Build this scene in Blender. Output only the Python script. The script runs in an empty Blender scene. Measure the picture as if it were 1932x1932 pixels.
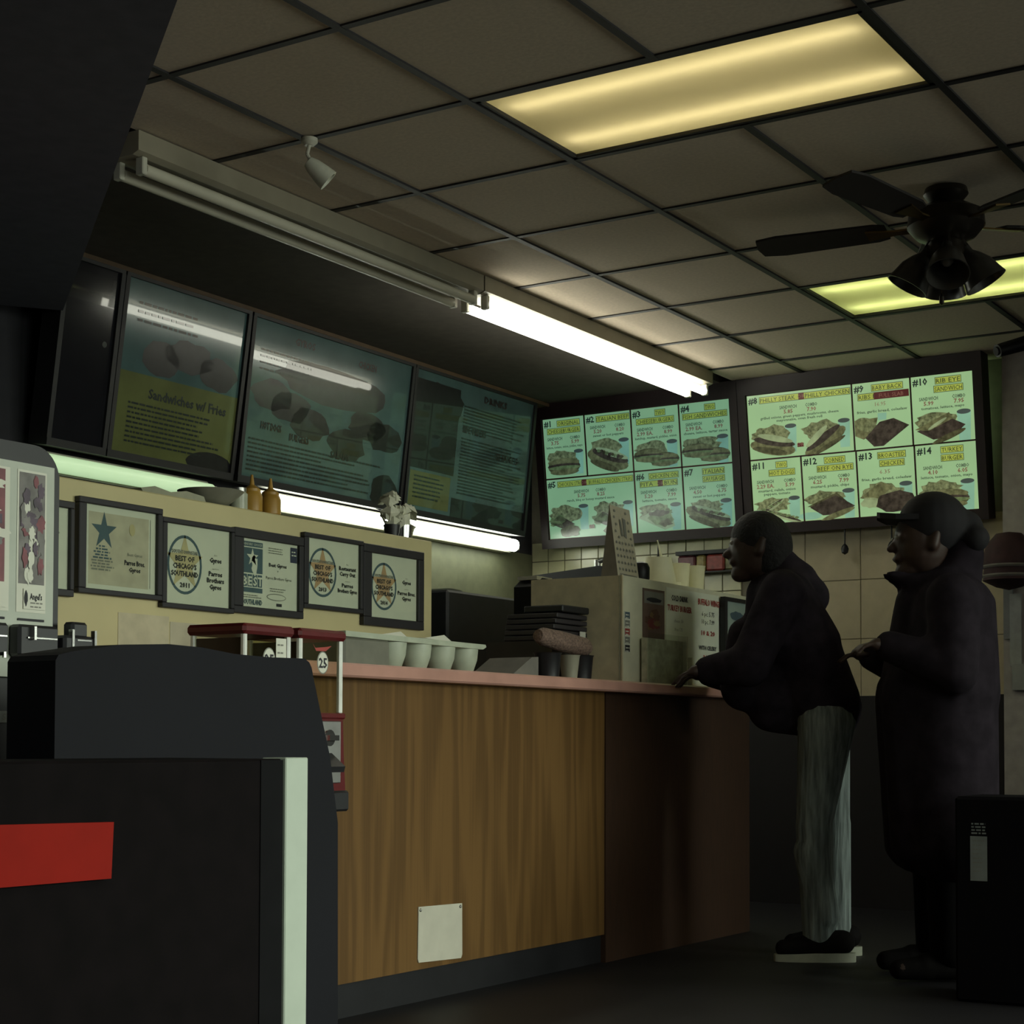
import bpy, bmesh, math, random
from mathutils import Vector, Matrix
random.seed(7)
S = bpy.context.scene
COL = S.collection
V = Vector

# ------------------------------------------------------------------ camera
ZC, ZT = 0.83, 2.709            # camera height, ceiling height
YAW, PITCH, ROLL = 0.565516, 0.034166, 0.002978
FPX = 3230.46
fw = V((math.cos(PITCH)*math.cos(YAW), math.cos(PITCH)*math.sin(YAW), math.sin(PITCH)))
rt = V((math.sin(YAW), -math.cos(YAW), 0)); up = rt.cross(fw)
r2 = math.cos(ROLL)*rt + math.sin(ROLL)*up; u2 = -math.sin(ROLL)*rt + math.cos(ROLL)*up
cd = bpy.data.cameras.new('camera'); cam = bpy.data.objects.new('camera', cd); COL.objects.link(cam)
cam.matrix_world = Matrix(((r2.x, u2.x, -fw.x, -3.5146), (r2.y, u2.y, -fw.y, -3.3855), (r2.z, u2.z, -fw.z, ZC), (0, 0, 0, 1)))
cd.sensor_width = 36; cd.lens = FPX/1932*36; cd.shift_y = (1290-966)/1932; cd.clip_start = .05
S.camera = cam

# ------------------------------------------------------------------ world, added daylight, exposure
w = bpy.data.worlds.new('world'); S.world = w; w.use_nodes = True
w.node_tree.nodes['Background'].inputs[0].default_value = (.30, .36, .45, 1)
w.node_tree.nodes['Background'].inputs[1].default_value = .25
def area(name, loc, aim, sx, sy, power, color, spread=math.pi):
    l = bpy.data.lights.new(name, 'AREA'); l.shape = 'RECTANGLE'; l.size = sx; l.size_y = sy; l.energy = power; l.color = color; l.spread = spread
    o = bpy.data.objects.new(name, l); COL.objects.link(o); o.location = loc
    o.rotation_euler = (V(aim)-V(loc)).to_track_quat('-Z', 'Y').to_euler(); return o
# unseen daylight lamps behind the camera, added to light the front of the room
area('window_daylight', (1.9, -6.62, 1.55), (.6, -2.0, .10), 3.3, 1.6, 42, (.91, 1.0, .85), math.radians(75))
area('window_daylight_2', (-2.3, -6.62, 1.55), (-1.6, -2.0, .10), 2.9, 1.6, 28, (.91, 1.0, .85), math.radians(75))
S.view_settings.view_transform = 'Standard'; S.view_settings.look = 'None'
S.view_settings.exposure = 0; S.view_settings.gamma = 1; S.view_settings.use_curve_mapping = False

# ------------------------------------------------------------------ materials
MATS = {}
def mat(name, col, rough=.6, metal=0, var=.12, scale=18, bump=0, emit=None, estr=0, spec=.5, stretch=None, alpha=1, coat=0):
    if name in MATS: return MATS[name]
    m = bpy.data.materials.new(name); m.use_nodes = True; nt = m.node_tree; b = nt.nodes['Principled BSDF']
    b.inputs['Roughness'].default_value = rough; b.inputs['Metallic'].default_value = metal
    b.inputs['Specular IOR Level'].default_value = spec; b.inputs['Coat Weight'].default_value = coat
    tc = nt.nodes.new('ShaderNodeTexCoord'); mp = nt.nodes.new('ShaderNodeMapping'); nt.links.new(tc.outputs['Object'], mp.inputs[0])
    if stretch: mp.inputs['Scale'].default_value = stretch
    n = nt.nodes.new('ShaderNodeTexNoise'); n.inputs['Scale'].default_value = scale; n.inputs['Detail'].default_value = 4
    nt.links.new(mp.outputs[0], n.inputs['Vector'])
    r = nt.nodes.new('ShaderNodeValToRGB'); c = V(col)
    r.color_ramp.elements[0].position = .3; r.color_ramp.elements[1].position = .7
    r.color_ramp.elements[0].color = (*(c*(1-var)), 1); r.color_ramp.elements[1].color = (*(c*(1+var)), 1)
    nt.links.new(n.outputs['Fac'], r.inputs[0]); nt.links.new(r.outputs[0], b.inputs['Base Color'])
    if bump:
        bp = nt.nodes.new('ShaderNodeBump'); bp.inputs['Strength'].default_value = bump; bp.inputs['Distance'].default_value = .01
        nt.links.new(n.outputs['Fac'], bp.inputs['Height']); nt.links.new(bp.outputs[0], b.inputs['Normal'])
    if emit:
        e = nt.nodes.new('ShaderNodeValToRGB'); ec = V(emit)
        e.color_ramp.elements[0].position = .3; e.color_ramp.elements[1].position = .7
        e.color_ramp.elements[0].color = (*(ec*(1-var)), 1); e.color_ramp.elements[1].color = (*(ec*(1+var)), 1)
        nt.links.new(n.outputs['Fac'], e.inputs[0]); nt.links.new(e.outputs[0], b.inputs['Emission Color'])
        b.inputs['Emission Strength'].default_value = estr
    MATS[name] = m; return m
def glass(name, tint, gl=.12):
    m = bpy.data.materials.new(name); m.use_nodes = True; nt = m.node_tree
    for n in list(nt.nodes):
        if n.type == 'BSDF_PRINCIPLED': nt.nodes.remove(n)
    o = [n for n in nt.nodes if n.type == 'OUTPUT_MATERIAL'][0]
    t = nt.nodes.new('ShaderNodeBsdfTransparent'); t.inputs[0].default_value = (*tint, 1)
    g = nt.nodes.new('ShaderNodeBsdfGlossy'); g.inputs['Roughness'].default_value = .06
    f0 = nt.nodes.new('ShaderNodeFresnel'); f0.inputs[0].default_value = 1.45; gm = nt.nodes.new('ShaderNodeNewGeometry'); f = nt.nodes.new('ShaderNodeMath'); f.operation = 'MULTIPLY'; iv = nt.nodes.new('ShaderNodeMath'); iv.operation = 'SUBTRACT'; iv.inputs[0].default_value = 1
    nt.links.new(gm.outputs['Backfacing'], iv.inputs[1]); nt.links.new(f0.outputs[0], f.inputs[0]); nt.links.new(iv.outputs[0], f.inputs[1])
    x = nt.nodes.new('ShaderNodeMixShader')
    nt.links.new(f.outputs[0], x.inputs[0]); nt.links.new(t.outputs[0], x.inputs[1]); nt.links.new(g.outputs[0], x.inputs[2])
    nt.links.new(x.outputs[0], o.inputs[0]); return m
def translucent(name, col):
    m = bpy.data.materials.new(name); m.use_nodes = True; nt = m.node_tree
    for n in list(nt.nodes):
        if n.type == 'BSDF_PRINCIPLED': nt.nodes.remove(n)
    o = [n for n in nt.nodes if n.type == 'OUTPUT_MATERIAL'][0]
    t = nt.nodes.new('ShaderNodeBsdfTranslucent'); d = nt.nodes.new('ShaderNodeBsdfDiffuse'); x = nt.nodes.new('ShaderNodeMixShader')
    nz = nt.nodes.new('ShaderNodeTexNoise'); nz.inputs['Scale'].default_value = 2.5
    r = nt.nodes.new('ShaderNodeValToRGB'); r.color_ramp.elements[0].color = (*(V(col)*.9), 1); r.color_ramp.elements[1].color = (*col, 1)
    nt.links.new(nz.outputs['Fac'], r.inputs[0]); nt.links.new(r.outputs[0], t.inputs[0]); nt.links.new(r.outputs[0], d.inputs[0])
    x.inputs[0].default_value = .25
    nt.links.new(t.outputs[0], x.inputs[1]); nt.links.new(d.outputs[0], x.inputs[2]); nt.links.new(x.outputs[0], o.inputs[0]); return m
def wood_mat():
    m = bpy.data.materials.new('oak_veneer'); m.use_nodes = True; nt = m.node_tree; b = nt.nodes['Principled BSDF']
    b.inputs['Roughness'].default_value = .45; b.inputs['Specular IOR Level'].default_value = .35
    tc = nt.nodes.new('ShaderNodeTexCoord'); mp = nt.nodes.new('ShaderNodeMapping'); nt.links.new(tc.outputs['Object'], mp.inputs[0])
    mp.inputs['Scale'].default_value = (7, 1, .55)
    n1 = nt.nodes.new('ShaderNodeTexNoise'); n1.inputs['Scale'].default_value = 1.0; n1.inputs['Detail'].default_value = 2; nt.links.new(mp.outputs[0], n1.inputs[0])
    mu = nt.nodes.new('ShaderNodeMath'); mu.operation = 'MULTIPLY'; mu.inputs[1].default_value = 34; nt.links.new(n1.outputs['Fac'], mu.inputs[0])
    si = nt.nodes.new('ShaderNodeMath'); si.operation = 'SINE'; nt.links.new(mu.outputs[0], si.inputs[0])
    mp2 = nt.nodes.new('ShaderNodeMapping'); mp2.inputs['Scale'].default_value = (160, 10, 2.2); nt.links.new(tc.outputs['Object'], mp2.inputs[0])
    n2 = nt.nodes.new('ShaderNodeTexNoise'); n2.inputs['Scale'].default_value = 1; n2.inputs['Detail'].default_value = 3; nt.links.new(mp2.outputs[0], n2.inputs[0])
    ad = nt.nodes.new('ShaderNodeMath'); ad.operation = 'MULTIPLY_ADD'; ad.inputs[1].default_value = .28; nt.links.new(si.outputs[0], ad.inputs[0]); nt.links.new(n2.outputs['Fac'], ad.inputs[2])
    r = nt.nodes.new('ShaderNodeValToRGB'); r.color_ramp.elements[0].position = .2; r.color_ramp.elements[1].position = .75
    r.color_ramp.elements[0].color = (.108, .056, .017, 1); r.color_ramp.elements[1].color = (.158, .084, .026, 1)
    nt.links.new(ad.outputs[0], r.inputs[0]); nt.links.new(r.outputs[0], b.inputs['Base Color']); return m

M = dict(
 tile=mat('ceiling_tile', (.58, .49, .38), .95, var=.07, scale=70, bump=.06),
 tbar=mat('ceiling_grid_bar', (.018, .016, .018), .6),
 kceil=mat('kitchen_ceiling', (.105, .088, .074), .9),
 floor=mat('floor_tile', (.006, .005, .007), .55, var=.25, scale=5),
 wall=mat('painted_wall', (.30, .27, .20), .8, scale=6),
 darkwall=mat('dark_wall', (.075, .072, .098), .9),
 cream=mat('cream_partition', (.50, .44, .235), .6, scale=5, var=.06),
 wtile=mat('glazed_wall_tile', (.64, .62, .38), .25, scale=9, var=.08),
 grout=mat('grout', (.22, .20, .15), .9),
 wood=wood_mat(),
 pink=mat('pink_laminate', (.48, .26, .21), .35, scale=8),
 black=mat('black_plastic', (.012, .012, .014), .45),
 blackm=mat('black_frame', (.014, .013, .015), .5),
 white=mat('white_plastic', (.62, .62, .52), .45),
 whitem=mat('white_enamel', (.55, .53, .44), .4, var=.05),
 paper=mat('paper', (.62, .62, .53), .8, var=.03),
 chrome=mat('chrome', (.75, .75, .72), .18, 1, var=.05),
 steel=mat('brushed_steel', (.5, .5, .48), .35, 1),
 red=mat('red_enamel', (.10, .009, .010), .35),
 bred=mat('red_panel', (.24, .008, .003), .7, spec=.15, var=.06),
 tube_on=mat('lit_fluorescent', (.9, .9, .9), .3, var=0, emit=(1, 1, .84), estr=10),
 tube_wall=mat('lit_wall_fluorescent', (.9, .9, .9), .3, var=0, emit=(.93, 1, .84), estr=14),
 tube_dim=mat('dim_wall_fluorescent', (.7, .8, .6), .3, var=.02, emit=(.55, .80, .45), estr=.65),
 tube_off=mat('unlit_fluorescent', (.55, .52, .42), .3, var=.03),
 tube_tan=mat('troffer_fluorescent', (.9, .9, .8), .3, var=0, emit=(1, .86, .55), estr=6.2),
 tube_green=mat('troffer_fluorescent_green', (.9, .9, .8), .3, var=0, emit=(.86, 1, .45), estr=8.5),
 diff=translucent('troffer_diffuser', (.72, .70, .60)),
 glass=glass('clear_pane', (.94, .96, .93)),
 plexi=glass('clear_acrylic', (.93, .93, .87)),
 ink=mat('black_ink', (.02, .02, .025), .7), inkb=mat('blue_ink', (.06, .10, .125), .7), inkr=mat('red_ink', (.33, .05, .04), .7),
 inkg=mat('grey_ink', (.20, .20, .17), .7), orange=mat('orange_ink', (.46, .29, .16), .7), gold=mat('gold_ink', (.48, .41, .23), .7),
)

# ------------------------------------------------------------------ mesh helpers
class MB:
    def __init__(s): s.v = []; s.f = []
    def add(s, vs, fs):
        k = len(s.v); s.v += [tuple(v) for v in vs]; s.f += [tuple(i+k for i in f) for f in fs]; return s
    def box(s, a, b, bev=0):
        x0, y0, z0 = a; x1, y1, z1 = b
        if bev:
            e = bev; vs = []
            for (xa, ya, za) in ((0, e, e), (e, 0, e), (e, e, 0)):
                for sx in (0, 1):
                    for sy in (0, 1):
                        for sz in (0, 1):
                            vs.append((x1-xa if sx else x0+xa, y1-ya if sy else y0+ya, z1-za if sz else z0+za))
            bm = bmesh.new(); [bm.verts.new(v) for v in vs]; bmesh.ops.convex_hull(bm, input=bm.verts[:]); bm.verts.index_update()
            s.add([v.co[:] for v in bm.verts], [[v.index for v in f.verts] for f in bm.faces]); bm.free(); return s
        return s.add([(x0,y0,z0),(x1,y0,z0),(x1,y1,z0),(x0,y1,z0),(x0,y0,z1),(x1,y0,z1),(x1,y1,z1),(x0,y1,z1)],
                     [(0,3,2,1),(4,5,6,7),(0,1,5,4),(1,2,6,5),(2,3,7,6),(3,0,4,7)])
    def hex8(s, p):     # 8 corners, bottom loop then top loop
        return s.add(p, [(0,3,2,1),(4,5,6,7),(0,1,5,4),(1,2,6,5),(2,3,7,6),(3,0,4,7)])
    def slab(s, o, ex, ey, n, x0, y0, x1, y1, d0, d1):   # oriented box in a plane frame
        q = [(x0,y0,d0),(x1,y0,d0),(x1,y1,d0),(x0,y1,d0),(x0,y0,d1),(x1,y0,d1),(x1,y1,d1),(x0,y1,d1)]
        return s.hex8([o+ex*a+ey*b+n*c for a, b, c in q])
    def prism(s, pts, a, b):  # extrude polygon pts (3d) by vector from offset a to b
        n = len(pts); a = V(a); b = V(b)
        vs = [V(p)+a for p in pts]+[V(p)+b for p in pts]
        return s.add(vs, [tuple(range(n))[::-1], tuple(range(n, 2*n))]+[(i, (i+1) % n, n+(i+1) % n, n+i) for i in range(n)])
    def lathe(s, prof, c=(0, 0, 0), axis=(0, 0, 1), seg=20, sx=1, sy=1):
        ax = V(axis).normalized(); t = V((1, 0, 0)) if abs(ax.x) < .9 else V((0, 1, 0))
        u = (t-ax*t.dot(ax)).normalized(); w_ = ax.cross(u); c = V(c); vs = []; fs = []; n = len(prof)
        for i in range(seg):
            a = 2*math.pi*i/seg; d = u*(math.cos(a)*sx)+w_*(math.sin(a)*sy)
            vs += [c+d*r+ax*h for r, h in prof]
        for i in range(seg):
            j = (i+1) % seg
            for k in range(n-1): fs.append((i*n+k, j*n+k, j*n+k+1, i*n+k+1))
        s.add(vs, fs)
        k0 = len(s.v)-len(vs)
        if prof[0][0] > 1e-6: s.f.append(tuple(k0+i*n for i in range(seg))[::-1])
        if prof[-1][0] > 1e-6: s.f.append(tuple(k0+i*n+n-1 for i in range(seg)))
        return s
    def cyl(s, p0, p1, r0, r1=None, seg=14):
        p0 = V(p0); p1 = V(p1); return s.lathe([(r0, 0), (r0 if r1 is None else r1, (p1-p0).length)], p0, p1-p0, seg)
    def tube(s, pts, r, seg=8):
        for a, b in zip(pts, pts[1:]): s.cyl(a, b, r, seg=seg)
        return s
    def ell(s, c, rx, ry, rz, seg=14, rings=8):
        vs = []; fs = []
        for i in range(rings+1):
            t = math.pi*i/rings
            for j in range(seg):
                a = 2*math.pi*j/seg; vs.append((c[0]+rx*math.sin(t)*math.cos(a), c[1]+ry*math.sin(t)*math.sin(a), c[2]+rz*math.cos(t)))
        for i in range(rings):
            for j in range(seg): fs.append((i*seg+j, (i+1)*seg+j, (i+1)*seg+(j+1) % seg, i*seg+(j+1) % seg))
        return s.add(vs, fs)
    def build(s, name, m, parent=None, smooth=False):
        me = bpy.data.meshes.new(name); me.from_pydata(s.v, [], s.f); me.validate(); me.update()
        bm = bmesh.new(); bm.from_mesh(me); bmesh.ops.recalc_face_normals(bm, faces=bm.faces[:]); bm.to_mesh(me); bm.free()
        if smooth:
            for p in me.polygons: p.use_smooth = True
            try: me.set_sharp_from_angle(angle=.7)
            except Exception: pass
        me.materials.append(M[m] if isinstance(m, str) else m)
        o = bpy.data.objects.new(name, me); COL.objects.link(o); put(o, parent); return o
def put(o, parent):
    if parent is not None:
        o.parent = parent; o.matrix_parent_inverse = Matrix.Translation(-V(parent['_o'])) if '_o' in parent else Matrix()
def tag(o, label=None, cat=None, group=None, kind=None):
    if label: o['label'] = label
    if cat: o['category'] = cat
    if group: o['group'] = group
    if kind: o['kind'] = kind
    return o
ORIG = {}
def thing(name, label, cat, loc, group=None):
    o = bpy.data.objects.new(name, None); COL.objects.link(o); o.empty_display_size = .05; o.location = loc; ORIG[o.name] = V(loc); tag(o, label, cat, group); return o
def put(o, parent):
    if parent is not None:
        o.parent = parent
        if parent.type == 'EMPTY': o.matrix_parent_inverse = Matrix.Translation(-ORIG[parent.name])
def struct(o): o['kind'] = 'structure'; return o

TXT = {}
def text_mesh(s, bold):
    k = (s, bold)
    if k not in TXT:
        c = bpy.data.curves.new('t', 'FONT'); c.body = s; c.size = 1; c.resolution_u = 1; c.offset = .03 if bold else 0
        o = bpy.data.objects.new('t', c); me = o.to_mesh()
        vs = [v.co.copy() for v in me.vertices]; fs = [tuple(p.vertices) for p in me.polygons]; o.to_mesh_clear()
        bpy.data.objects.remove(o); bpy.data.curves.remove(c)
        xs = [v.x for v in vs] or [0]; TXT[k] = (vs, fs, min(xs), max(xs))
    return TXT[k]
class Sheet:
    """flat print laid out on a real surface: x to the right, y down, in metres"""
    def __init__(s, o, ex, ey): s.o = V(o); s.ex = V(ex).normalized(); s.ey = V(ey).normalized(); s.n = s.ey.cross(s.ex); s.m = {}
    def p(s, x, y, l=0): return s.o+s.ex*x+s.ey*y+s.n*(l*.0006)
    def mb(s, m): return s.m.setdefault(m if isinstance(m, str) else M.setdefault(m.name, m) and m.name, MB())
    def poly(s, pts, m, l=1): s.mb(m).add([s.p(x, y, l) for x, y in pts], [tuple(range(len(pts)))])
    def rect(s, x0, y0, x1, y1, m, l=1): s.poly([(x0, y0), (x1, y0), (x1, y1), (x0, y1)], m, l)
    def ellipse(s, cx, cy, rx, ry, m, l=1, seg=20, rot=0, a0=0, a1=2*math.pi):
        c, q = math.cos(rot), math.sin(rot); P = []
        for i in range(seg):
            a = a0+(a1-a0)*i/(seg if a1-a0 > 6.2 else seg-1); x, y = rx*math.cos(a), ry*math.sin(a); P.append((cx+x*c-y*q, cy+x*q+y*c))
        s.poly(P, m, l)
    def ring(s, cx, cy, rx, ry, t, m, l=1, seg=32):
        b = s.mb(m)
        for i in range(seg):
            a, e = 2*math.pi*i/seg, 2*math.pi*(i+1)/seg
            b.add([s.p(cx+(rx-k)*math.cos(q), cy+(ry-k)*math.sin(q), l) for q, k in ((a, 0), (e, 0), (e, t), (a, t))], [(0, 1, 2, 3)])
    def star(s, cx, cy, r, m, l=1, inner=.4, sy=1):
        P = [(cx+(r if i % 2 == 0 else r*inner)*math.sin(math.pi*i/5), cy-sy*(r if i % 2 == 0 else r*inner)*math.cos(math.pi*i/5)) for i in range(10)]
        s.mb(m).add([s.p(cx, cy, l)]+[s.p(x, y, l) for x, y in P], [(0, i+1, (i+1) % 10+1) for i in range(10)])
    def blob(s, cx, cy, rx, ry, m, l=1, seg=18, j=.12, rot=0):
        c, q = math.cos(rot), math.sin(rot); P = []
        for i in range(seg):
            a = 2*math.pi*i/seg; k = 1+random.uniform(-j, j); x, y = rx*k*math.cos(a), ry*k*math.sin(a); P.append((cx+x*c-y*q, cy+x*q+y*c))
        s.mb(m).add([s.p(cx, cy, l)]+[s.p(x, y, l) for x, y in P], [(0, i+1, (i+1) % seg+1) for i in range(seg)])
    def text(s, t, x, y, h, m, l=3, bold=False, align='c', w=None):   # y = baseline, h = cap height
        vs, fs, a, b = text_mesh(t, bold); k = h/.72; kx = k if w is None else w/max(b-a, .01)
        dx = {'l': -a*kx, 'c': -(a+b)/2*kx, 'r': -b*kx}[align]
        s.mb(m).add([s.p(x+dx+v.x*kx, y-v.y*k, l) for v in vs], fs)
    def lines(s, x0, x1, y0, n, dy, h, m, l=3, ragged=.3):
        for i in range(n):
            x = x0; e = x1-(x1-x0)*random.uniform(0, ragged)
            while x < e:
                ww = random.uniform(.6, 2.4)*h*2; s.rect(x, y0+i*dy, min(x+ww, e), y0+i*dy+h, m, l); x += ww+h*.8
    def flush(s, parent, names=None):
        for m, b in s.m.items(): b.build((names or {}).get(m, 'print'), m, parent)['kind'] = 'stuff'
        s.m = {}

# ================================================================== structure
T = .6096
MB().box((-7, -6.9, -.1), (6.2, 2.2, 0)).build('floor', 'floor')['kind'] = 'structure'
ceil = struct(MB().box((-7, -6.9, ZT+.15), (6.2, 2.2, ZT+.22)).build('ceiling', 'tile'))
U0, U1, V0, V1 = -3, 8, -1, 9
troffers = {(1, 1), (1, 2), (5, 1), (5, 2), (1, 5), (1, 6), (5, 5), (5, 6), (-3, 1), (-3, 2), (-3, 5), (-3, 6)}
tile_me = None
for u in range(U0, U1):
    for v in range(V0, V1):
        if (u, v) in troffers: continue
        x0, x1 = u*T+.009, min((u+1)*T-.009, 4.79); y1, y0 = -v*T-.009, -(v+1)*T+.009
        if v == -1: y0, y1 = .009, .395
        if x1-x0 > .58 and v != -1:
            if tile_me is None:
                t_ = MB().box((-.2955, -.2955, 0), (.2955, .2955, .016), .002).build('ceiling_tile', 'tile', ceil); tile_me = t_.data
            else:
                t_ = bpy.data.objects.new('ceiling_tile', tile_me); COL.objects.link(t_); t_.parent = ceil
            t_.location = ((x0+x1)/2, (y0+y1)/2, ZT+.005+random.uniform(0, .003))
        else: MB().box((x0, y0, ZT+.005), (x1, y1, ZT+.021)).build('ceiling_tile', 'tile', ceil)
for u in range(U0, U1): MB().box((u*T-.012, V1*-T, ZT), (u*T+.012, .40, ZT+.010)).build('grid_bar', 'tbar', ceil)
for v in range(0, V1+1):
    for a_, b_ in (((U0*T, T+.012), (2*T-.012, 5*T+.012), (6*T-.012, 4.79)) if v == 2 else ((U0*T, -2*T+.0), (-2*T, T+.012), (2*T-.012, 5*T+.012), (6*T-.012, 4.79)) if v == 6 else ((U0*T, 4.79),)): MB().box((a_, -v*T-.012, ZT-.001), (b_, -v*T+.012, ZT+.010)).build('grid_bar', 'tbar', ceil)
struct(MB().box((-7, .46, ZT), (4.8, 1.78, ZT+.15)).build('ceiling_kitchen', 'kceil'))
struct(MB().box((-7, -6.9, ZT+.004), (U0*T-.02, .44, ZT+.15)).build('ceiling_front', 'tile'))
# left kitchen wall, far wall, side wall, window wall
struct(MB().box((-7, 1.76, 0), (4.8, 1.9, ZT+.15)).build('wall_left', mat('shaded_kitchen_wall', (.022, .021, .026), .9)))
struct(MB().box((2.0, 1.752, 1.0), (4.79, 1.76, 1.90)).build('trim_3', mat('greenish_wall_panel', (.13, .135, .08), .6)))
trim = MB().box((.9, 1.50, ZT-.020), (4.56, 1.76, ZT-.002)).build('trim_1', mat('brown_trim', (.10, .06, .03), .6)); struct(trim)
wb = struct(MB().box((4.8, -1.12, 0), (4.95, 1.9, ZT+.15)).build('wall_back', 'grout'))
tl = None
for i in range(12):         # small glazed tiles near the corner
    for j in range(8):
        y, z = 1.70-i*.109, 1.965-j*.109
        if tl is None: tl = MB().box((-.008, -.0525, -.0525), (0, .0525, .0525), .002).build('wall_tile', 'wtile', wb).data; t_ = wb.children[0]
        else: t_ = bpy.data.objects.new('wall_tile', tl); COL.objects.link(t_); t_.parent = wb
        t_.location = (4.8, y, z-.0525)
tl2 = None
for i in range(5):          # larger tiles to the right
    for j in range(4):
        y, z = .385-i*.302, 1.965-j*.302
        if tl2 is None:
            t_ = MB().box((-.008, -.1495, -.1495), (0, .1495, .1495), .002).build('wall_tile', mat('large_wall_tile', (.50, .43, .29), .35, var=.06), wb); tl2 = t_.data
        else: t_ = bpy.data.objects.new('wall_tile', tl2); COL.objects.link(t_); t_.parent = wb
        t_.location = (4.8, y-.15, z-.15)
struct(MB().box((4.76, -.98, 0), (4.79, .9, 1.07)).build('trim_2', mat('dark_wainscot', (.012, .009, .010), .7)))  # dark sheet added to keep the lower wall black
struct(MB().box((4.66, -1.10, 0), (4.9, -.985, ZT)).build('wall_pillar', mat('grey_painted_pillar', (.36, .33, .31), .7)))
struct(MB().box((5.6, -6.9, 0), (5.75, -1.0, ZT+.15)).build('wall_right', mat('dim_right_wall', (.07, .06, .065), .8)))
struct(MB().box((4.9, -1.12, 0), (5.75, -1.0, ZT+.15)).build('wall_return', 'darkwall'))
struct(MB().box((-7.1, -6.9, 0), (-7, 2.2, ZT+.15)).build('wall_rear', 'darkwall'))
wf = MB(); ops = ((-3.8, -.8), (.2, 3.6)); xs = [-7, -3.8, -.8, .2, 3.6, 5.75]
for k in (0, 2, 4): wf.box((xs[k], -6.72, 0), (xs[k+1], -6.6, ZT+.15))
for a_, b_ in ops: wf.box((a_, -6.72, 0), (b_, -6.6, .7)).box((a_, -6.72, 2.4), (b_, -6.6, ZT+.15))
struct(wf.build('wall_front', 'darkwall'))
for k, (a_, b_) in enumerate(ops):
    wn = MB().box((a_, -6.6, .7), (b_, -6.56, .76)).box((a_, -6.6, 2.34), (b_, -6.56, 2.4))
    for x in (a_, (a_+b_)/2, b_-.05): wn.box((x, -6.6, .76), (x+.05, -6.56, 2.34))
    struct(wn.build('window_%d' % (k+1), 'steel'))  # unseen windows, added as openings for the daylight lamps
# diagonal dark bulkhead dropping from the ceiling at upper left
a, b = V((1.002, 1.50, 0)), V((-1.74, -2.0, 0)); d = (b-a).normalized(); n = V((-d.y, d.x, 0)); n = n if n.x < 0 else -n
struct(MB().prism([a, b, b+n*.6, a+n*.6], (0, 0, ZT-.25), (0, 0, ZT)).build('wall_bulkhead', 'darkwall'))
# cream half wall behind the counter
struct(MB().box((-1.6, .345, 0), (1.795, .455, 1.592), .004).build('wall_partition', 'cream'))

# ================================================================== counter
c = thing('counter', 'long oak veneer serving counter with dark base along the shop', 'counter', (1, 0, 0))
MB().box((-1.6, -.20, .105), (2.16, -.17, 1.02)).build('front_panel', 'wood', c)
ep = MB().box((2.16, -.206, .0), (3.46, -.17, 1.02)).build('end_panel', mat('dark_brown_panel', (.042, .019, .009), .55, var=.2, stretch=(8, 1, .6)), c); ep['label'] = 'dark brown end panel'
MB().box((-1.6, -.17, .105), (3.46, .34, .13)).box((3.44, -.17, .13), (3.46, .34, 1.02)).build('carcass', 'wood', c)
MB().box((-1.6, -.185, 0), (2.16, .33, .105)).build('base', 'black', c)
wt = MB(); wt.box((-1.6, -.28, 1.021), (3.48, .342, 1.063), .006)
tag(wt.build('worktop', 'pink'), 'pink laminate worktop running along the oak counter', 'worktop')
cp = thing('cover_plate', 'square white metal cover plate screwed low on the oak counter', 'cover plate', (1.07, -.2, .12))
MB().prism([(.95, 0, .128), (1.19, 0, .118), (1.197, 0, .13), (1.195, 0, .298), (.948, 0, .305), (.945, 0, .14)], (0, -.204, 0), (0, -.201, 0)).build('plate', 'whitem', cp)
for x, z in ((.958, .294), (1.184, .288)): MB().lathe([(.006, 0), (.004, .003), (0, .004)], (x, -.204, z), (0, -1, 0), 10).build('screw', 'steel', cp)

# ================================================================== framed certificates
def certificate(x0, x1, z0, z1, b, label, design):
    t = thing('picture_frame', label, 'picture frame', ((x0+x1)/2, .345, z0), 'framed certificates on the cream half wall')
    f = MB(); y0, y1 = .323, .345
    f.box((x0, y0, z1-b[1]), (x1, y1, z1), .002).box((x0, y0, z0), (x1, y1, z0+b[3]), .002).box((x0, y0, z0+b[3]), (x0+b[0], y1, z1-b[1]), .002).box((x1-b[2], y0, z0+b[3]), (x1, y1, z1-b[1]), .002)
    f.build('frame', 'blackm', t)
    X0, X1, Z0, Z1 = x0+b[0], x1-b[2], z0+b[3], z1-b[1]
    MB().box((X0, .336, Z0), (X1, .343, Z1)).build('backing_sheet', 'paper', t)
    MB().box((X0, .327, Z0), (X1, .3285, Z1)).build('pane', 'glass', t)
    s = Sheet((X0, .336, Z1), (1, 0, 0), (0, 0, -1)); design(s, X1-X0, Z1-Z0); s.flush(t)
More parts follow.
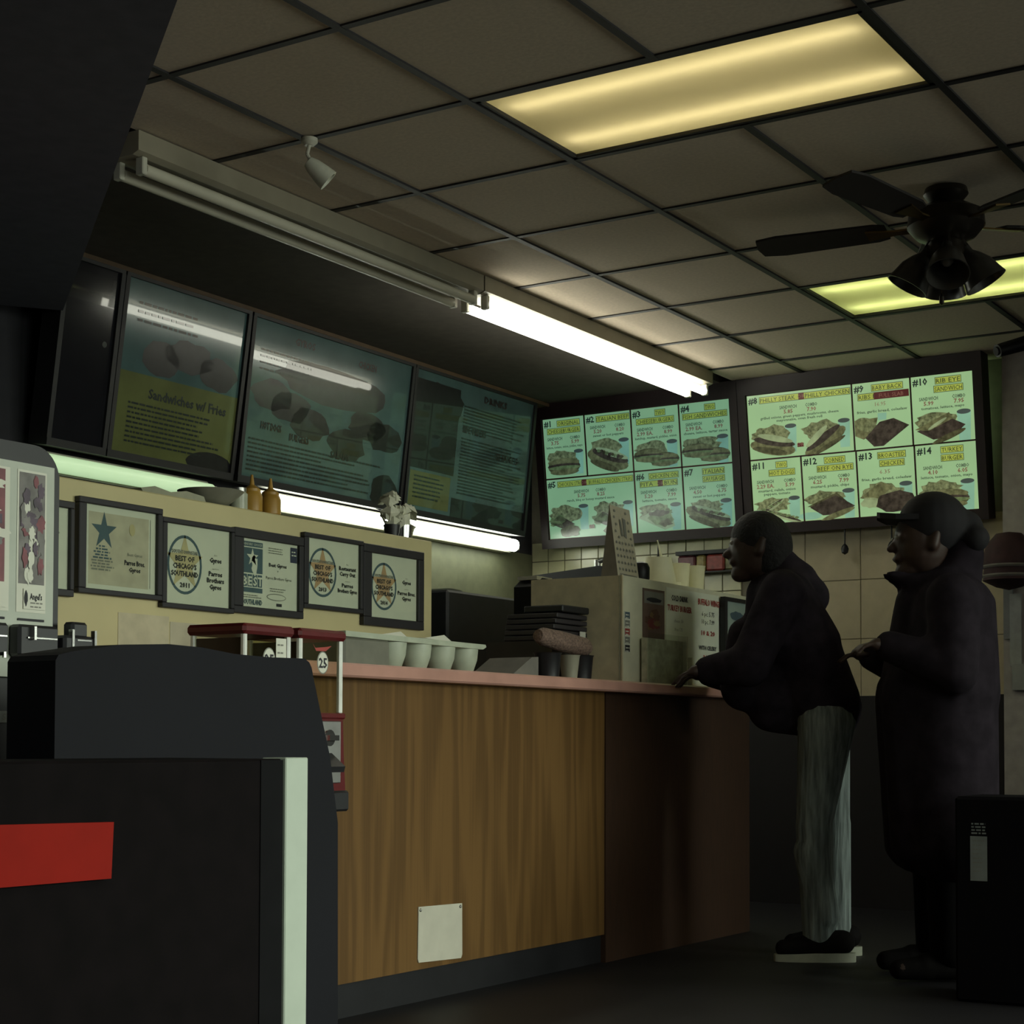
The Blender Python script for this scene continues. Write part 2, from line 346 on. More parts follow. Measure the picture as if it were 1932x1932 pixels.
def best(year, award, starm, who):
    def d(s, W, H):
        cx, cy, rx, ry = W*.30, H*.50, W*.265, H*.375
        s.ring(cx, cy, rx, ry, .009, 'inkb', 1); s.star(cx, cy-H*.02, ry*.92, starm, 1, .42, 1.05)
        s.text('SOUTHTOWNSTAR', cx, cy-H*.14, H*.045, 'inkg', 3, True, w=rx*1.5)
        for i, q in enumerate(('BEST OF', "CHICAGO'S", 'SOUTHLAND')): s.text(q, cx, cy-H*.045+i*H*.095, H*.066, 'ink', 3, True, w=rx*(1.1, 1.35, 1.55)[i])
        s.text(year, cx, cy+H*.285, H*.06, 'ink', 3, True, w=rx*.55)
        y = H*.34
        s.text('Best', W*.78, y, H*.022, 'inkg')
        for q in award: y += H*.085; s.text(q, W*.78, y, H*.062, 'ink', 3, True, w=min(W*.34, .0085*len(q)+.012))
        y += H*.09; s.text('awarded to', W*.78, y, H*.02, 'inkg')
        for q in who: y += H*.085; s.text(q, W*.78, y, H*.062, 'ink', 3, True, w=min(W*.38, .0085*len(q)+.012))
    return d
def star_cert(s, W, H):
    s.rect(W*.92, H*.08, W*.925, H*.93, 'ink'); s.star(W*.27, H*.30, H*.215, 'inkb', 1, .38, 1.1)
    s.rect(W*.06, H*.08, W*.90, H*.94, mat('buff_card', (.47, .43, .33), .8), 0.5)
    for i in range(9):
        hw = W*(.05, .09, .12, .10, .13, .15, .14, .16, .15)[i]; s.lines(W*.25-hw, W*.25+hw, H*(.47+i*.035), 1, 1, .005, 'inkb' if i < 5 else 'inkg', 2, ragged=.15)
    s.text('Best Gyros', W*.70, H*.56, H*.04, 'inkg'); s.text('Parros Bros.', W*.70, H*.67, H*.06, 'ink', 3, True, w=W*.29); s.text('Gyros', W*.70, H*.75, H*.055, 'ink', 3, True)
    s.ellipse(W*.66, H*.24, .012, .018, 'gold', 2)
def reader_cert(s, W, H):
    s.rect(W*.01, H*.04, W*.37, H*.115, 'inkb'); s.text("READERS' CHOICE", W*.19, H*.095, H*.035, 'paper', 3, w=W*.32)
    s.rect(W*.01, H*.13, W*.37, H*.50, 'inkb'); s.star(W*.19, H*.27, .030, 'paper', 2); s.blob(W*.23, H*.38, .015, .03, 'paper', 2, j=.25)
    for i, q in enumerate('BEST'): s.rect(W*(.02+i*.088), H*.52, W*(.098+i*.088), H*.70, 'inkb', 1); s.text(q, W*(.059+i*.088), H*.68, H*.13, 'paper', 3, True)
    s.rect(W*.01, H*.715, W*.37, H*.785, 'inkb'); s.lines(.01, W*.36, H*.82, 2, H*.03, .003, 'inkg')
    s.text('SOUTHLAND', W*.19, H*.96, H*.075, 'inkb', 3, True, w=W*.35)
    s.lines(W*.47, W*.75, H*.09, 3, H*.035, .003, 'inkg'); s.text('Best Gyros', W*.64, H*.37, H*.055, 'ink', 3, True, w=W*.32); s.text('at', W*.64, H*.44, H*.03, 'ink')
    s.text('Parros Brothers Gyros', W*.66, H*.56, H*.045, 'ink', 3, w=W*.46); s.lines(W*.50, W*.82, H*.69, 2, H*.035, .003, 'inkg')
    s.ellipse(W*.62, H*.82, .05, .012, 'inkg', 1); s.ellipse(W*.62, H*.82, .046, .009, 'paper', 2); s.rect(W*.62, H*.91, W*.72, H*.955, 'ink')
    s.rect(W*.87, H*.04, W*.995, H*.27, mat('navy_ink', (.03, .035, .07), .7)); s.lines(W*.89, W*.98, H*.1, 2, H*.05, .004, 'paper')
certificate(-.32, -.03, 1.245, 1.52, (.018, .02, .015, .02), 'black certificate frame mostly hidden behind the sticker machine', lambda s, W, H: s.lines(.03, W-.03, H*.3, 6, .03, .005, 'inkg'))
certificate(-.013, .330, 1.260, 1.542, (.030, .018, .020, .016), 'framed buff certificate with a large blue star, first from the sticker machine', star_cert)
certificate(.331, .658, 1.241, 1.520, (.020, .016, .014, .016), 'framed certificate with gold star in a ring dated 2011', best('2011', ['Gyros'], 'gold', ['Parros', 'Brothers', 'Gyros']))
certificate(.659, 1.008, 1.246, 1.524, (.044, .030, .022, .024), 'framed certificate with blue picture column and small navy seal', reader_cert)
certificate(1.012, 1.342, 1.285, 1.545, (.024, .016, .016, .016), 'framed certificate with orange star in a ring dated 2013', best('2013', ['Restaurant', 'Carry Out'], 'orange', ['Parros', 'Brothers Gyros']))
certificate(1.345, 1.714, 1.247, 1.540, (.046, .030, .034, .032), 'thick framed certificate with orange star dated 2014, nearest the end of the half wall', best('2014', ['Gyros'], 'orange', ['Parros Bros.', 'Gyros']))

# ================================================================== unlit menu boards on the left wall
TEAL = mat('unlit_menu_teal', (.072, .130, .130), .16, var=.15, scale=6, coat=.6)
OLIVE = mat('unlit_menu_olive', (.125, .140, .05), .2, var=.15, scale=6, coat=.6)
DFOOD = mat('unlit_menu_food', (.010, .010, .012), .3, var=.4, scale=25, coat=.6); DRED = mat('unlit_menu_red', (.022, .008, .009), .3, coat=.6); DTXT = mat('unlit_menu_text', (.014, .022, .020), .3, coat=.6)
PANEL = {TEAL.name: TEAL}
for m_ in (TEAL, OLIVE, DFOOD, DRED, DTXT): M[m_.name] = m_
TE, OL, DF, DR, DT = (m_.name for m_ in (TEAL, OLIVE, DFOOD, DRED, DTXT))
def dark_board(x0, x1, dyb, label, design, pm_=None):
    t = thing('menu_board', label, 'menu board', ((x0+x1)/2, 1.6, 1.98), 'unlit menu boards on the left kitchen wall')
    s = Sheet((x0, 1.515, 2.676), (1, 0, 0), (0, dyb, -.69)); W, H = x1-x0, .69
    f = MB()
    for q in ((-.02, -.022, W+.02, .0), (-.02, H, W+.02, H+.03), (-.022, 0, 0, H), (W, 0, W+.022, H)): f.slab(s.o, s.ex, s.ey, s.n, *q, -.09, .012)
    f.build('frame', 'blackm', t)
    MB().slab(s.o, s.ex, s.ey, s.n, 0, 0, W, H, -.02, 0).build('panel', pm_ or TE, t)
    design(s, W, H); s.flush(t, {DT: 'lettering', DR: 'heading'})
def d1(s, W, H):
    s.rect(.0, H*.53, W, H, OL); 
    for x, y, r in ((.32, .42, .10), (.55, .37, .13), (.80, .42, .11)): s.blob(W*x, H*y, W*r*1.5, H*.10, DF, 2)
    s.text('Sandwiches w/ Fries', W*.58, H*.66, .04, DT, 3, True, w=W*.66); s.lines(W*.1, W*.9, H*.70, 9, H*.028, .008, DT); s.blob(W*.82, H*.97, W*.20, H*.07, DF, 2, j=.05)
    s.lines(W*.1, W*.6, H*.12, 3, H*.05, .01, DT)
def d2(s, W, H):
    for x, y in ((.14, .45), (.38, .58), (.62, .66), (.86, .55), (.25, .50), (.74, .50)): s.blob(W*x, H*y, W*.12, H*.10, DF, 1)
    s.blob(W*.9, H*.93, W*.10, H*.12, DF, 2)
    s.blob(W*.5, H*.30, W*.34, H*.13, DF, .5)
    for x, y, q in ((.15, .68, 'HOT DOGS'), (.32, .715, 'BURGERS'), (.58, .765, 'SALADS'), (.30, .10, 'GYROS'), (.7, .12, 'CHICKEN')): s.text(q, W*x, H*y, .032, DR, 3, True, w=W*.12)
    s.lines(W*.03, W*.9, H*.75, 8, H*.028, .008, DT, ragged=.5); s.lines(W*.05, W*.4, H*.18, 4, H*.04, .008, DT)
def d3(s, W, H):
    s.rect(0, H*.06, W*.36, H*.70, DF, 1); s.blob(W*.2, H*.2, W*.2, H*.14, DF, 2); s.rect(.02, H*.72, W*.34, H*.97, OL, 1)
    s.rect(W*.36, H*.86, W, H, DF, 1)
    for x, y, q in ((.66, .10, 'DRINKS'), (.50, .36, 'SIDE ORDERS'), (.80, .50, 'SHAKES')): s.text(q, W*x, H*y, .034, DR, 3, True, w=W*.20)
    s.lines(W*.40, W*.95, H*.16, 8, H*.024, .008, DT); s.lines(W*.40, W*.95, H*.40, 18, H*.024, .008, DT); s.lines(W*.05, W*.3, H*.75, 6, H*.03, .008, DT)
dark_board(1.045, 1.312, .100, 'narrow blank black glossy board at the left end of the dark boards', lambda s, W, H: s.ellipse(W*.85, H*.42, .012, .012, DT), mat('black_gloss_panel', (.010, .010, .013), .16, coat=.6))
dark_board(1.36, 2.065, .100, 'unlit menu board with olive lower half on the kitchen wall', d1)
dark_board(2.118, 3.280, .086, 'wide unlit menu board with burger photos, between the olive and price list boards', d2)
dark_board(3.325, 4.420, .075, 'unlit menu board with long price list, nearest the lit boards in the corner', d3)

# ================================================================== backlit numbered menu boards on the far wall
def glow(name, col, var=.1, scale=14):
    m_ = mat(name, (.03, .035, .03), .22, var=var, scale=scale, emit=col, estr=1); M[name] = m_; return name
def palette(tag_, k):
    g = lambda n, c, v=.1, sc=14: glow('lit_%s_%s' % (n, tag_), (c[0]*k[0], c[1]*k[1], c[2]*k[2]), v, sc)
    return dict(bg=g('white', (.235, .40, .205), .06, 4), yel=g('yellow', (.26, .33, .055)), red=g('red', (.055, .010, .010)), blk=g('black', (.012, .02, .016)), txt=g('grey', (.055, .09, .052)),
        price=g('price', (.15, .08, .055)), bun=g('bun', (.085, .092, .040), .45, 40), bun2=g('bun_dark', (.045, .046, .020), .5, 40), meat=g('meat', (.028, .022, .016), .5, 40), fry=g('fries', (.105, .125, .058), .6, 60), green=g('lettuce', (.085, .125, .05), .4, 40), cup=g('cup', (.17, .34, .24), .12, 8), lid=g('cup_top', (.04, .055, .05)), pale=g('bread', (.19, .25, .13), .2, 20))
def food(s, P, kind, x, y, w_, h):
    """one picture in the box x,y (top left) w_,h"""
    def cup(cx, cy, r):
        s.poly([(cx-r, cy), (cx+r, cy), (cx+r*.78, cy+r*4.2), (cx-r*.78, cy+r*4.2)], P['cup'], 2); s.ellipse(cx, cy, r, r*.36, P['lid'], 5)
    def heap(cx, cy, rx, ry): s.blob(cx, cy, rx, ry, P['fry'], 3, j=.2, seg=24)
    if kind == 'ribs':
        s.poly([(x, y+h*.15), (x+w_*.42, y+h*.12), (x+w_*.35, y+h*.55), (x+w_*.15, y+h*.72), (x, y+h*.6)], P['bun'], 3)
        s.ellipse(x+w_*.2, y+h*.3, w_*.2, h*.2, P['fry'], 3, rot=.3); s.poly([(x+w_*.45, y+h*.25), (x+w_*.7, y+h*.18), (x+w_*.97, y+h*.42), (x+w_*.5, y+h*.95), (x+w_*.33, y+h*.95), (x+w_*.18, y+h*.68)], P['meat'], 5)
        s.poly([(x+w_*.42, y), (x+w_*.58, y), (x+w_*.57, y+h*.2), (x+w_*.42, y+h*.2)], P['cup'], 2); return
    cup(x+w_*.84, y+h*.12, w_*.115)
    heap(x+w_*.40, y+h*.32, w_*.36, h*.26)
    if kind == 'burger':
        s.ellipse(x+w_*.46, y+h*.62, w_*.40, h*.30, P['bun2'], 4); s.ellipse(x+w_*.46, y+h*.48, w_*.39, h*.15, P['bun'], 5); s.ellipse(x+w_*.46, y+h*.60, w_*.41, h*.09, P['meat'], 6); s.ellipse(x+w_*.48, y+h*.66, w_*.40, h*.07, P['green'], 7); s.ellipse(x+w_*.47, y+h*.80, w_*.36, h*.12, P['bun'], 7)
    elif kind == 'burgers':
        for cx, cy in ((.32, .52), (.66, .70)):
            s.ellipse(x+w_*cx, y+h*cy, w_*.32, h*.24, P['bun2'], 4); s.ellipse(x+w_*cx, y+h*(cy-.09), w_*.30, h*.11, P['bun'], 5); s.ellipse(x+w_*cx, y+h*(cy+.01), w_*.33, h*.06, P['meat'], 6); s.ellipse(x+w_*cx, y+h*(cy+.06), w_*.33, h*.05, P['green'], 7); s.ellipse(x+w_*cx, y+h*(cy+.14), w_*.28, h*.08, P['bun'], 7)
    elif kind == 'sub':
        s.ellipse(x+w_*.46, y+h*.62, w_*.48, h*.24, P['bun'], 4, rot=.35); s.ellipse(x+w_*.52, y+h*.52, w_*.42, h*.14, P['meat'], 5, rot=.35); s.ellipse(x+w_*.56, y+h*.46, w_*.38, h*.09, P['pale'], 6, rot=.35)
        for i in range(9): s.blob(x+w_*(.28+.06*i), y+h*(.36+.028*i), w_*.05, h*.05, (P['green'], P['meat'], P['bun2'])[i % 3], 7, seg=8, j=.3)
        s.ellipse(x+w_*.38, y+h*.78, w_*.34, h*.10, P['bun2'], 6, rot=.38)
    elif kind == 'steak':
        s.ellipse(x+w_*.46, y+h*.70, w_*.46, h*.22, P['bun'], 4, rot=.2); s.ellipse(x+w_*.5, y+h*.54, w_*.42, h*.12, P['meat'], 5, rot=.2); s.ellipse(x+w_*.52, y+h*.44, w_*.36, h*.09, P['pale'], 6, rot=.25); s.ellipse(x+w_*.4, y+h*.78, w_*.36, h*.09, P['bun2'], 6, rot=.2)
    elif kind == 'steak2':
        s.ellipse(x+w_*.46, y+h*.66, w_*.46, h*.22, P['bun'], 4, rot=-.5); s.ellipse(x+w_*.42, y+h*.56, w_*.40, h*.11, P['meat'], 5, rot=-.55); s.ellipse(x+w_*.30, y+h*.50, w_*.28, h*.09, P['pale'], 6, rot=-.7); s.ellipse(x+w_*.55, y+h*.78, w_*.34, h*.07, P['bun2'], 6, rot=-.45)
    elif kind == 'dogs':
        for k in (0, 1):
            cx, cy, ro = ((.30, .48, -.5), (.62, .78, .35))[k]
            s.ellipse(x+w_*cx, y+h*cy, w_*.38, h*.11, P['pale'], 4+k, rot=ro); s.ellipse(x+w_*cx, y+h*(cy-.03), w_*.36, h*.05, P['meat'], 6+k, rot=ro)
            for i in range(7): s.blob(x+w_*(cx+.09*(i-3)*math.cos(ro)), y+h*(cy-.06+.12*(i-3)*math.sin(ro)), w_*.05, h*.045, (P['green'], P['fry'])[i % 2], 8, seg=8, j=.3)
    elif kind == 'rye':
        s.poly([(x+w_*.05, y+h*.55), (x+w_*.62, y+h*.16), (x+w_*.80, y+h*.45), (x+w_*.3, y+h*.6)], P['bun2'], 4); s.poly([(x+w_*.10, y+h*.58), (x+w_*.60, y+h*.24), (x+w_*.95, y+h*.62), (x+w_*.72, y+h*.86), (x+w_*.34, y+h*.86)], P['meat'], 5); s.ellipse(x+w_*.62, y+h*.86, w_*.34, h*.09, P['bun'], 6, rot=-.3); s.ellipse(x+w_*.1, y+h*.85, w_*.22, h*.12, P['cup'], 3)
    elif kind == 'beef':
        s.poly([(x+w_*.02, y+h*.55), (x+w_*.60, y+h*.10), (x+w_*.66, y+h*.30), (x+w_*.25, y+h*.62)], P['bun'], 5); s.poly([(x+w_*.05, y+h*.60), (x+w_*.64, y+h*.30), (x+w_*.86, y+h*.52), (x+w_*.65, y+h*.85), (x+w_*.32, y+h*.9)], P['meat'], 4); s.ellipse(x+w_*.58, y+h*.84, w_*.30, h*.09, P['bun2'], 6, rot=-.35); s.ellipse(x+w_*.40, y+h*.42, w_*.18, h*.05, P['pale'], 7, rot=-.5)
    elif kind == 'pita':
        s.poly([(x+w_*.02, y+h*.50), (x+w_*.40, y+h*.25), (x+w_*.75, y+h*.45), (x+w_*.80, y+h*.85), (x+w_*.58, y+h*.95)], P['pale'], 4); s.blob(x+w_*.52, y+h*.52, w_*.27, h*.30, P['green'], 5, j=.2); s.blob(x+w_*.48, y+h*.38, w_*.18, h*.12, P['meat'], 6, j=.3); s.blob(x+w_*.62, y+h*.72, w_*.14, h*.13, P['bun2'], 6, j=.3)
    elif kind == 'strips':
        s.poly([(x+w_*.02, y+h*.55), (x+w_*.25, y+h*.32), (x+w_*.62, y+h*.62), (x+w_*.30, y+h*.72)], P['meat'], 4); s.blob(x+w_*.5, y+h*.80, w_*.24, h*.17, P['bun2'], 5, j=.2); s.blob(x+w_*.2, y+h*.5, w_*.2, h*.16, P['green'], 4, j=.3)
    elif kind == 'chicken':
        s.poly([(x, y+h*.45), (x+w_*.40, y+h*.02), (x+w_*.62, y+h*.18), (x+w_*.30, y+h*.55)], P['bun'], 5); s.blob(x+w_*.66, y+h*.62, w_*.36, h*.30, P['meat'], 6, j=.1); s.blob(x+w_*.2, y+h*.60, w_*.2, h*.16, P['pale'], 5, j=.2)
def cell(s, P, x, y, w_, h, num, title, prices, desc, kinds, ors=None, wide=False):
    hx = w_/(.30)  # scale for narrower cells
    s.text(num, x+.012, y+.047, .033, P['blk'], 5, True, align='l')
    nl = len(title)
    x0 = x+.075
    for i, q in enumerate(title):
        yy = y+.018+i*.040 if not wide else y+.018; tw = min(.0165*len(q)+.01, w_-.085 if i == 0 or wide else w_-.03)
        cx = (x0+x+w_-.01)/2 if i == 0 or nl > 1 and tw < w_-.10 else x+w_/2
        s.rect(cx-tw/2-.003, yy-.002, cx+tw/2+.003, yy+.033, P['txt'], 2); s.rect(cx-tw/2, yy+.001, cx+tw/2, yy+.030, P['yel'], 3); s.text(q, cx, yy+.027, .022, P['blk'], 4, False, w=tw-.006)
        if ors and i == ors[0]:
            ow = .030 if len(ors[1]) < 3 else .020*len(ors[1]); ox = cx+(ors[2]-.5)*tw
            s.rect(ox-ow/2, yy-.002, ox+ow/2, yy+.033, P['red'], 6); s.text(ors[1], ox, yy+.026, .020, P['price'], 7)
    yy = y+(.070 if wide else .026+.040*nl)+.018
    if len(prices) == 2:
        c1, c2 = (x+w_*.40, x+w_*.62) if wide else (x+w_*.28, x+w_*.76)
        s.text('SANDWICH', c1, yy, .017, P['txt'], 3, True, w=.095); s.text('COMBO', c2, yy, .017, P['txt'], 3, True, w=.065); s.text(prices[0], c1, yy+.024, .020, P['price'], 3, True, w=.050+.012*(len(prices[0])-4)); s.text(prices[1], c2, yy+.024, .020, P['price'], 3, True, w=.050)
        yy += .044
    else: s.text(prices[0], x+w_*.48, yy, .020, P['price'], 3, w=.055); yy += .03
    for q in desc: s.text(q, x+w_/2, yy, .013, P['txt'], 3, True, w=min(w_*.86, .0085*len(q)+.02)); yy += .018
    py = yy-.012; ph = y+h-py-.004
    if len(kinds) == 1: food(s, P, kinds[0], x+.006, py, w_-.012, ph)
    else:
        for i, k in enumerate(kinds): food(s, P, k, x+.006+i*w_*.5, py, w_*.48, ph)
        s.rect(x+w_*.47, y+h*.80, x+w_*.53, y+h*.86, P['red'], 8); s.text('OR', x+w_*.50, y+h*.848, .02, P['price'], 9)
def lit_board(y0, y1, xt, xb, label, P, rows):
    t = thing('menu_board', label, 'menu board', (4.7, (y0+y1)/2, 1.96), 'backlit numbered menu boards on the far wall')
    s = Sheet((xt, y0, 2.629), (0, -1, 0), (xb-xt, 0, -.664)); W, H = y0-y1, .671
    f = MB()
    for q in ((-.045, -.085, W+.045, 0), (-.045, H, W+.045, H+.050), (-.045, 0, 0, H), (W, 0, W+.045, H)): f.slab(s.o, s.ex, s.ey, s.n, *q, -.10, .014)
    f.build('frame', mat('brown_black_frame', (.020, .010, .012), .5), t)
    gb = MB()
    for r, row in enumerate(rows):
        yy = r*H/2
        for k, (a, b_, args) in enumerate(row):
            MB().slab(s.o, s.ex, s.ey, s.n, a*W+.003, yy+.003, b_*W-.003, yy+H/2-.003, -.02, 0).build('menu_panel', P['bg'], t)
            cell(s, P, a*W, yy, (b_-a)*W, H/2, *args)
            if k: gb.slab(s.o, s.ex, s.ey, s.n, a*W-.004, yy, a*W+.004, yy+H/2, -.02, .003)
    gb.slab(s.o, s.ex, s.ey, s.n, 0, H/2-.004, W, H/2+.004, -.02, .003)
    for q in ((0, 0, W, .004), (0, H-.004, W, H), (0, 0, .004, H), (W-.004, 0, W, H)): gb.slab(s.o, s.ex, s.ey, s.n, *q, -.02, .003)
    gb.build('divider', mat('dark_red_divider', (.06, .012, .012), .5), t)
    nm = {P[k]: ('lettering' if k in ('blk', 'txt', 'price') else 'heading' if k in ('yel', 'red') else 'food_picture') for k in P}
    s.flush(t, nm)
PA, PB = palette('a', (.62, .74, .84)), palette('b', (1.22, 1.14, 1.08))
lit_board(1.562, .416, 4.585, 4.672, 'backlit menu board showing combos 1 to 7, in the corner beside the dark boards', PA, [
 [(0, .235, ('#1', ['ORIGINAL', 'CHEESEBURGER'], ['3.75', '5.99'], ['lettuce, tomato, onion, pickles, mayo'], ['burger'])),
  (.235, .487, ('#2', ['ITALIAN BEEF', ], ['5.20', '8.20'], ['sweet or hot peppers'], ['sub'])),
  (.487, .74, ('#3', ['TWO', 'CHEESEBURGERS'], ['2.99 EA.', '8.99'], ['ketchup, mustard, pickles, onion'], ['burgers'])),
  (.74, 1, ('#4', ['TWO', 'FISH SANDWICHES'], ['2.99 EA.', '8.99'], ['cheese, lettuce, tartar sauce'], ['burgers']))],
 [(0, .487, ('#5', ['CHICKEN STRIPS    BUFFALO CHICKEN STRIPS'], ['5.75', '8.25'], ['ranch, bbq or honey mustard sauce'], ['strips', 'strips'], (0, 'OR', .36), True)),
  (.487, .74, ('#6', ['CHICKEN ON', 'PITA      BUN'], ['5.20', '7.99'], ['lettuce, tomato, sauce'], ['pita'], (1, 'OR', .55))),
  (.74, 1, ('#7', ['ITALIAN', 'SAUSAGE'], ['4.50', '6.75'], ['sweet or hot peppers'], ['sub']))]])
lit_board(.322, -.869, 4.582, 4.680, 'backlit menu board showing combos 8 to 14, beside the grey pillar', PB, [
 [(0, .483, ('#8', ['PHILLY STEAK      PHILLY CHICKEN'], ['5.85', '7.90'], ['grilled onions, green peppers, mushrooms, cheese', 'mayonnaise, oven fresh roll'], ['steak', 'steak2'], (0, 'OR', .47), True)),
  (.483, .737, ('#9', ['BABY BACK', 'RIBS FULL SLAB'], ['16.95'], ['fries, garlic bread, coleslaw'], ['ribs'], (1, 'FULL SLAB', .72))),
  (.737, 1, ('#10', ['RIB EYE', 'SANDWICH'], ['5.99', '7.95'], ['tomatoes, lettuce, mayo', ], ['beef']))],
 [(0, .238, ('#11', ['TWO', 'HOT DOGS'], ['2.29 EA.', '5.99'], ['mustard, relish, onion', 'peppers, tomato'], ['dogs'])),
  (.238, .487, ('#12', ['CORNED', 'BEEF ON RYE'], ['6.25', '7.99'], ['mustard, pickle, chips'], ['rye'])),
  (.487, .74, ('#13', ['BROASTED', 'CHICKEN'], ['6.35'], ['fries, garlic bread, coleslaw'], ['chicken'])),
  (.74, 1, ('#14', ['TURKEY', 'BURGER'], ['4.10', '6.05'], ['lettuce, tomato, onion, mayo'], ['burger']))]])
MB()  # -
for i, (y, lab) in enumerate(((.905, 'black pull cord with knob hanging under board of combos 1 to 7'), (-.162, 'black pull cord with knob hanging under board of combos 8 to 14, left one'), (-.409, 'black pull cord with knob under board of combos 8 to 14, nearest the pillar'))):
    t = thing('pull_cord', lab, 'pull cord', (4.74, y, 1.8), 'pull cords under the lit boards')
    MB().cyl((4.72, y, 1.95), (4.72, y, 1.83), .004, seg=8).build('cord', 'black', t); MB().lathe([(0, -.03), (.016, -.02), (.020, 0), (.014, .016), (.004, .026)], (4.72, y, 1.818), seg=12).build('knob', 'black', t, True)

# ================================================================== fluorescent strips
def strip(x0, x1, label, tm, off):
    t = thing('strip_light', label, 'light fixture', ((x0+x1)/2, .45, ZT), 'strip lights along the ceiling edge')
    MB().prism([(x0, .375, ZT), (x0, .375, ZT-.062), (x0, .40, ZT-.072), (x0, .50, ZT-.072), (x0, .525, ZT-.062), (x0, .525, ZT)], (0, 0, 0), (x1-x0, 0, 0)).build('housing', mat('cream_enamel', (.27, .24, .175), .5, var=.05), t)
    for y in (.402, .498):
        MB().cyl((x0+.05, y, ZT-.105), (x1-.05, y, ZT-.105), .019, seg=16).build('tube', tm, t, True)
        for x in (x0+.03, x1-.05): MB().box((x, y-.016, ZT-.125), (x+.022, y+.016, ZT-.07), .003).build('lampholder', 'whitem', t)
strip(.26, 2.19, 'unlit cream double tube strip light, left half of the row above the counter', 'tube_off', True)
strip(2.20, 4.30, 'lit double tube strip light glaring white above the counter', 'tube_on', False)
def wall_strip(x0, x1, label, tm, z=1.915):
    t = thing('wall_strip_light', label, 'light fixture', ((x0+x1)/2, 1.7, z), 'strip lights under the dark menu boards')
    MB().box((x0, 1.685, z-.035), (x1, 1.76, z+.05), .006).build('housing', 'whitem', t)
    MB().cyl((x0+.03, 1.652, z), (x1-.03, 1.652, z), .034, seg=16).build('tube', tm, t, True)
    for x in (x0, x1-.03): MB().box((x, 1.635, z-.025), (x+.03, 1.69, z+.025), .003).build('lampholder', 'whitem', t)
wall_strip(2.33, 4.47, 'bright wall strip light under the dark boards, seen past the paper bouquet', 'tube_wall')
wall_strip(.95, 2.02, 'dim greenish wall strip light above the first framed certificates', 'tube_dim', 1.905)

# ================================================================== recessed troffers
def troffer(u, tm, label, v=1, dm='diff'):
    x0, x1, y0, y1 = u*T+.013, (u+1)*T-.013, -(v+2)*T+.013, -v*T-.013
    t = thing('troffer_light', label, 'light fixture', ((x0+x1)/2, (y0+y1)/2, ZT), 'recessed troffer lights in the tile ceiling')
    h = MB(); z0, z1 = ZT+.012, ZT+.125
    h.box((x0, y0, z1-.006), (x1, y1, z1)).box((x0, y0, z0), (x0+.006, y1, z1)).box((x1-.006, y0, z0), (x1, y1, z1)).box((x0, y0, z0), (x1, y0+.006, z1)).box((x0, y1-.006, z0), (x1, y1, z1))
    h.build('housing', 'white', t)
    for x in (x0+.125, x1-.125): MB().cyl((x, y0+.05, ZT+.058), (x, y1-.05, ZT+.058), .019, seg=12).build('tube', tm, t, True)
    f = MB()
    f.box((x0, y0, ZT+.002), (x0+.016, y1, ZT+.012)).box((x1-.016, y0, ZT+.002), (x1, y1, ZT+.012)).box((x0, y0, ZT+.002), (x1, y0+.016, ZT+.012)).box((x0, y1-.016, ZT+.002), (x1, y1, ZT+.012))
    f.build('frame', 'tbar', t)
    MB().box((x0+.006, y0+.006, ZT+.013), (x1-.006, y1-.006, ZT+.016)).build('diffuser', dm, t)
troffer(1, 'tube_tan', 'tan glowing recessed ceiling light with two lamps, nearest the camera')
troffer(5, 'tube_green', 'yellow green glowing recessed ceiling light behind the ceiling fan')

litd = mat('bright_diffuser', (.7, .7, .6), .5, var=.04, emit=(1, 1, .82), estr=5)  # glow for four unseen ceiling lights, added to brighten counter and foreground
for u, v, q in ((1, 5, 'out by the windows, behind the tan one'), (5, 5, 'out by the windows, behind the green one'), (-3, 1, 'above the low cabinet'), (-3, 5, 'by the window left of the camera')):
    troffer(u, 'tube_tan', 'bright white recessed ceiling light '+q, v, litd)

# ================================================================== ceiling fan
fx, fy = 2.121, -1.545
t = thing('ceiling_fan', 'dark ceiling fan with four lamp shades hanging by the green light', 'ceiling fan', (fx, fy, ZT))
bronze = mat('dark_bronze', (.03, .024, .018), .35, .6); blade_m = mat('dark_fan_blade', (.016, .012, .011), .7, stretch=(1, 1, 1)); brass = mat('aged_brass', (.18, .12, .05), .35, 1)
MB().lathe([(.07, .0), (.075, -.02), (.05, -.05), (.02, -.06)], (fx, fy, ZT), seg=24).build('canopy', bronze, t, True)
MB().lathe([(.02, -.05), (.08, -.06), (.125, -.085), (.13, -.13), (.10, -.165), (.05, -.18)], (fx, fy, ZT), seg=28).build('motor', bronze, t, True)
MB().lathe([(.05, -.175), (.062, -.19), (.062, -.235), (.035, -.25), (0, -.252)], (fx, fy, ZT), seg=20).build('light_hub', bronze, t, True)
for i in range(5):
    a = math.radians(96+72*i); ca, sa = math.cos(a), math.sin(a); d = V((ca, sa, 0)); n = V((-sa, ca, .20)).normalized(); o = V((fx, fy, ZT-.125))
    b = MB(); P = [(.20, -.045), (.24, -.058), (.58, -.068), (.655, -.055), (.665, 0), (.655, .055), (.58, .068), (.24, .058), (.20, .045)]
    b.prism([o+d*p+n*q for p, q in P], (0, 0, 0), (0, 0, .008)); bl = b.build('blade', blade_m, t)
    MB().prism([o+d*p+n*q for p, q in ((.09, -.018), (.17, -.014), (.27, -.032), (.27, .032), (.17, .014), (.09, .018))], (0, 0, -.006), (0, 0, 0)).build('blade_bracket', brass, bl)
shade_m = mat('smoked_shade', (.04, .037, .032), .3, var=.2)
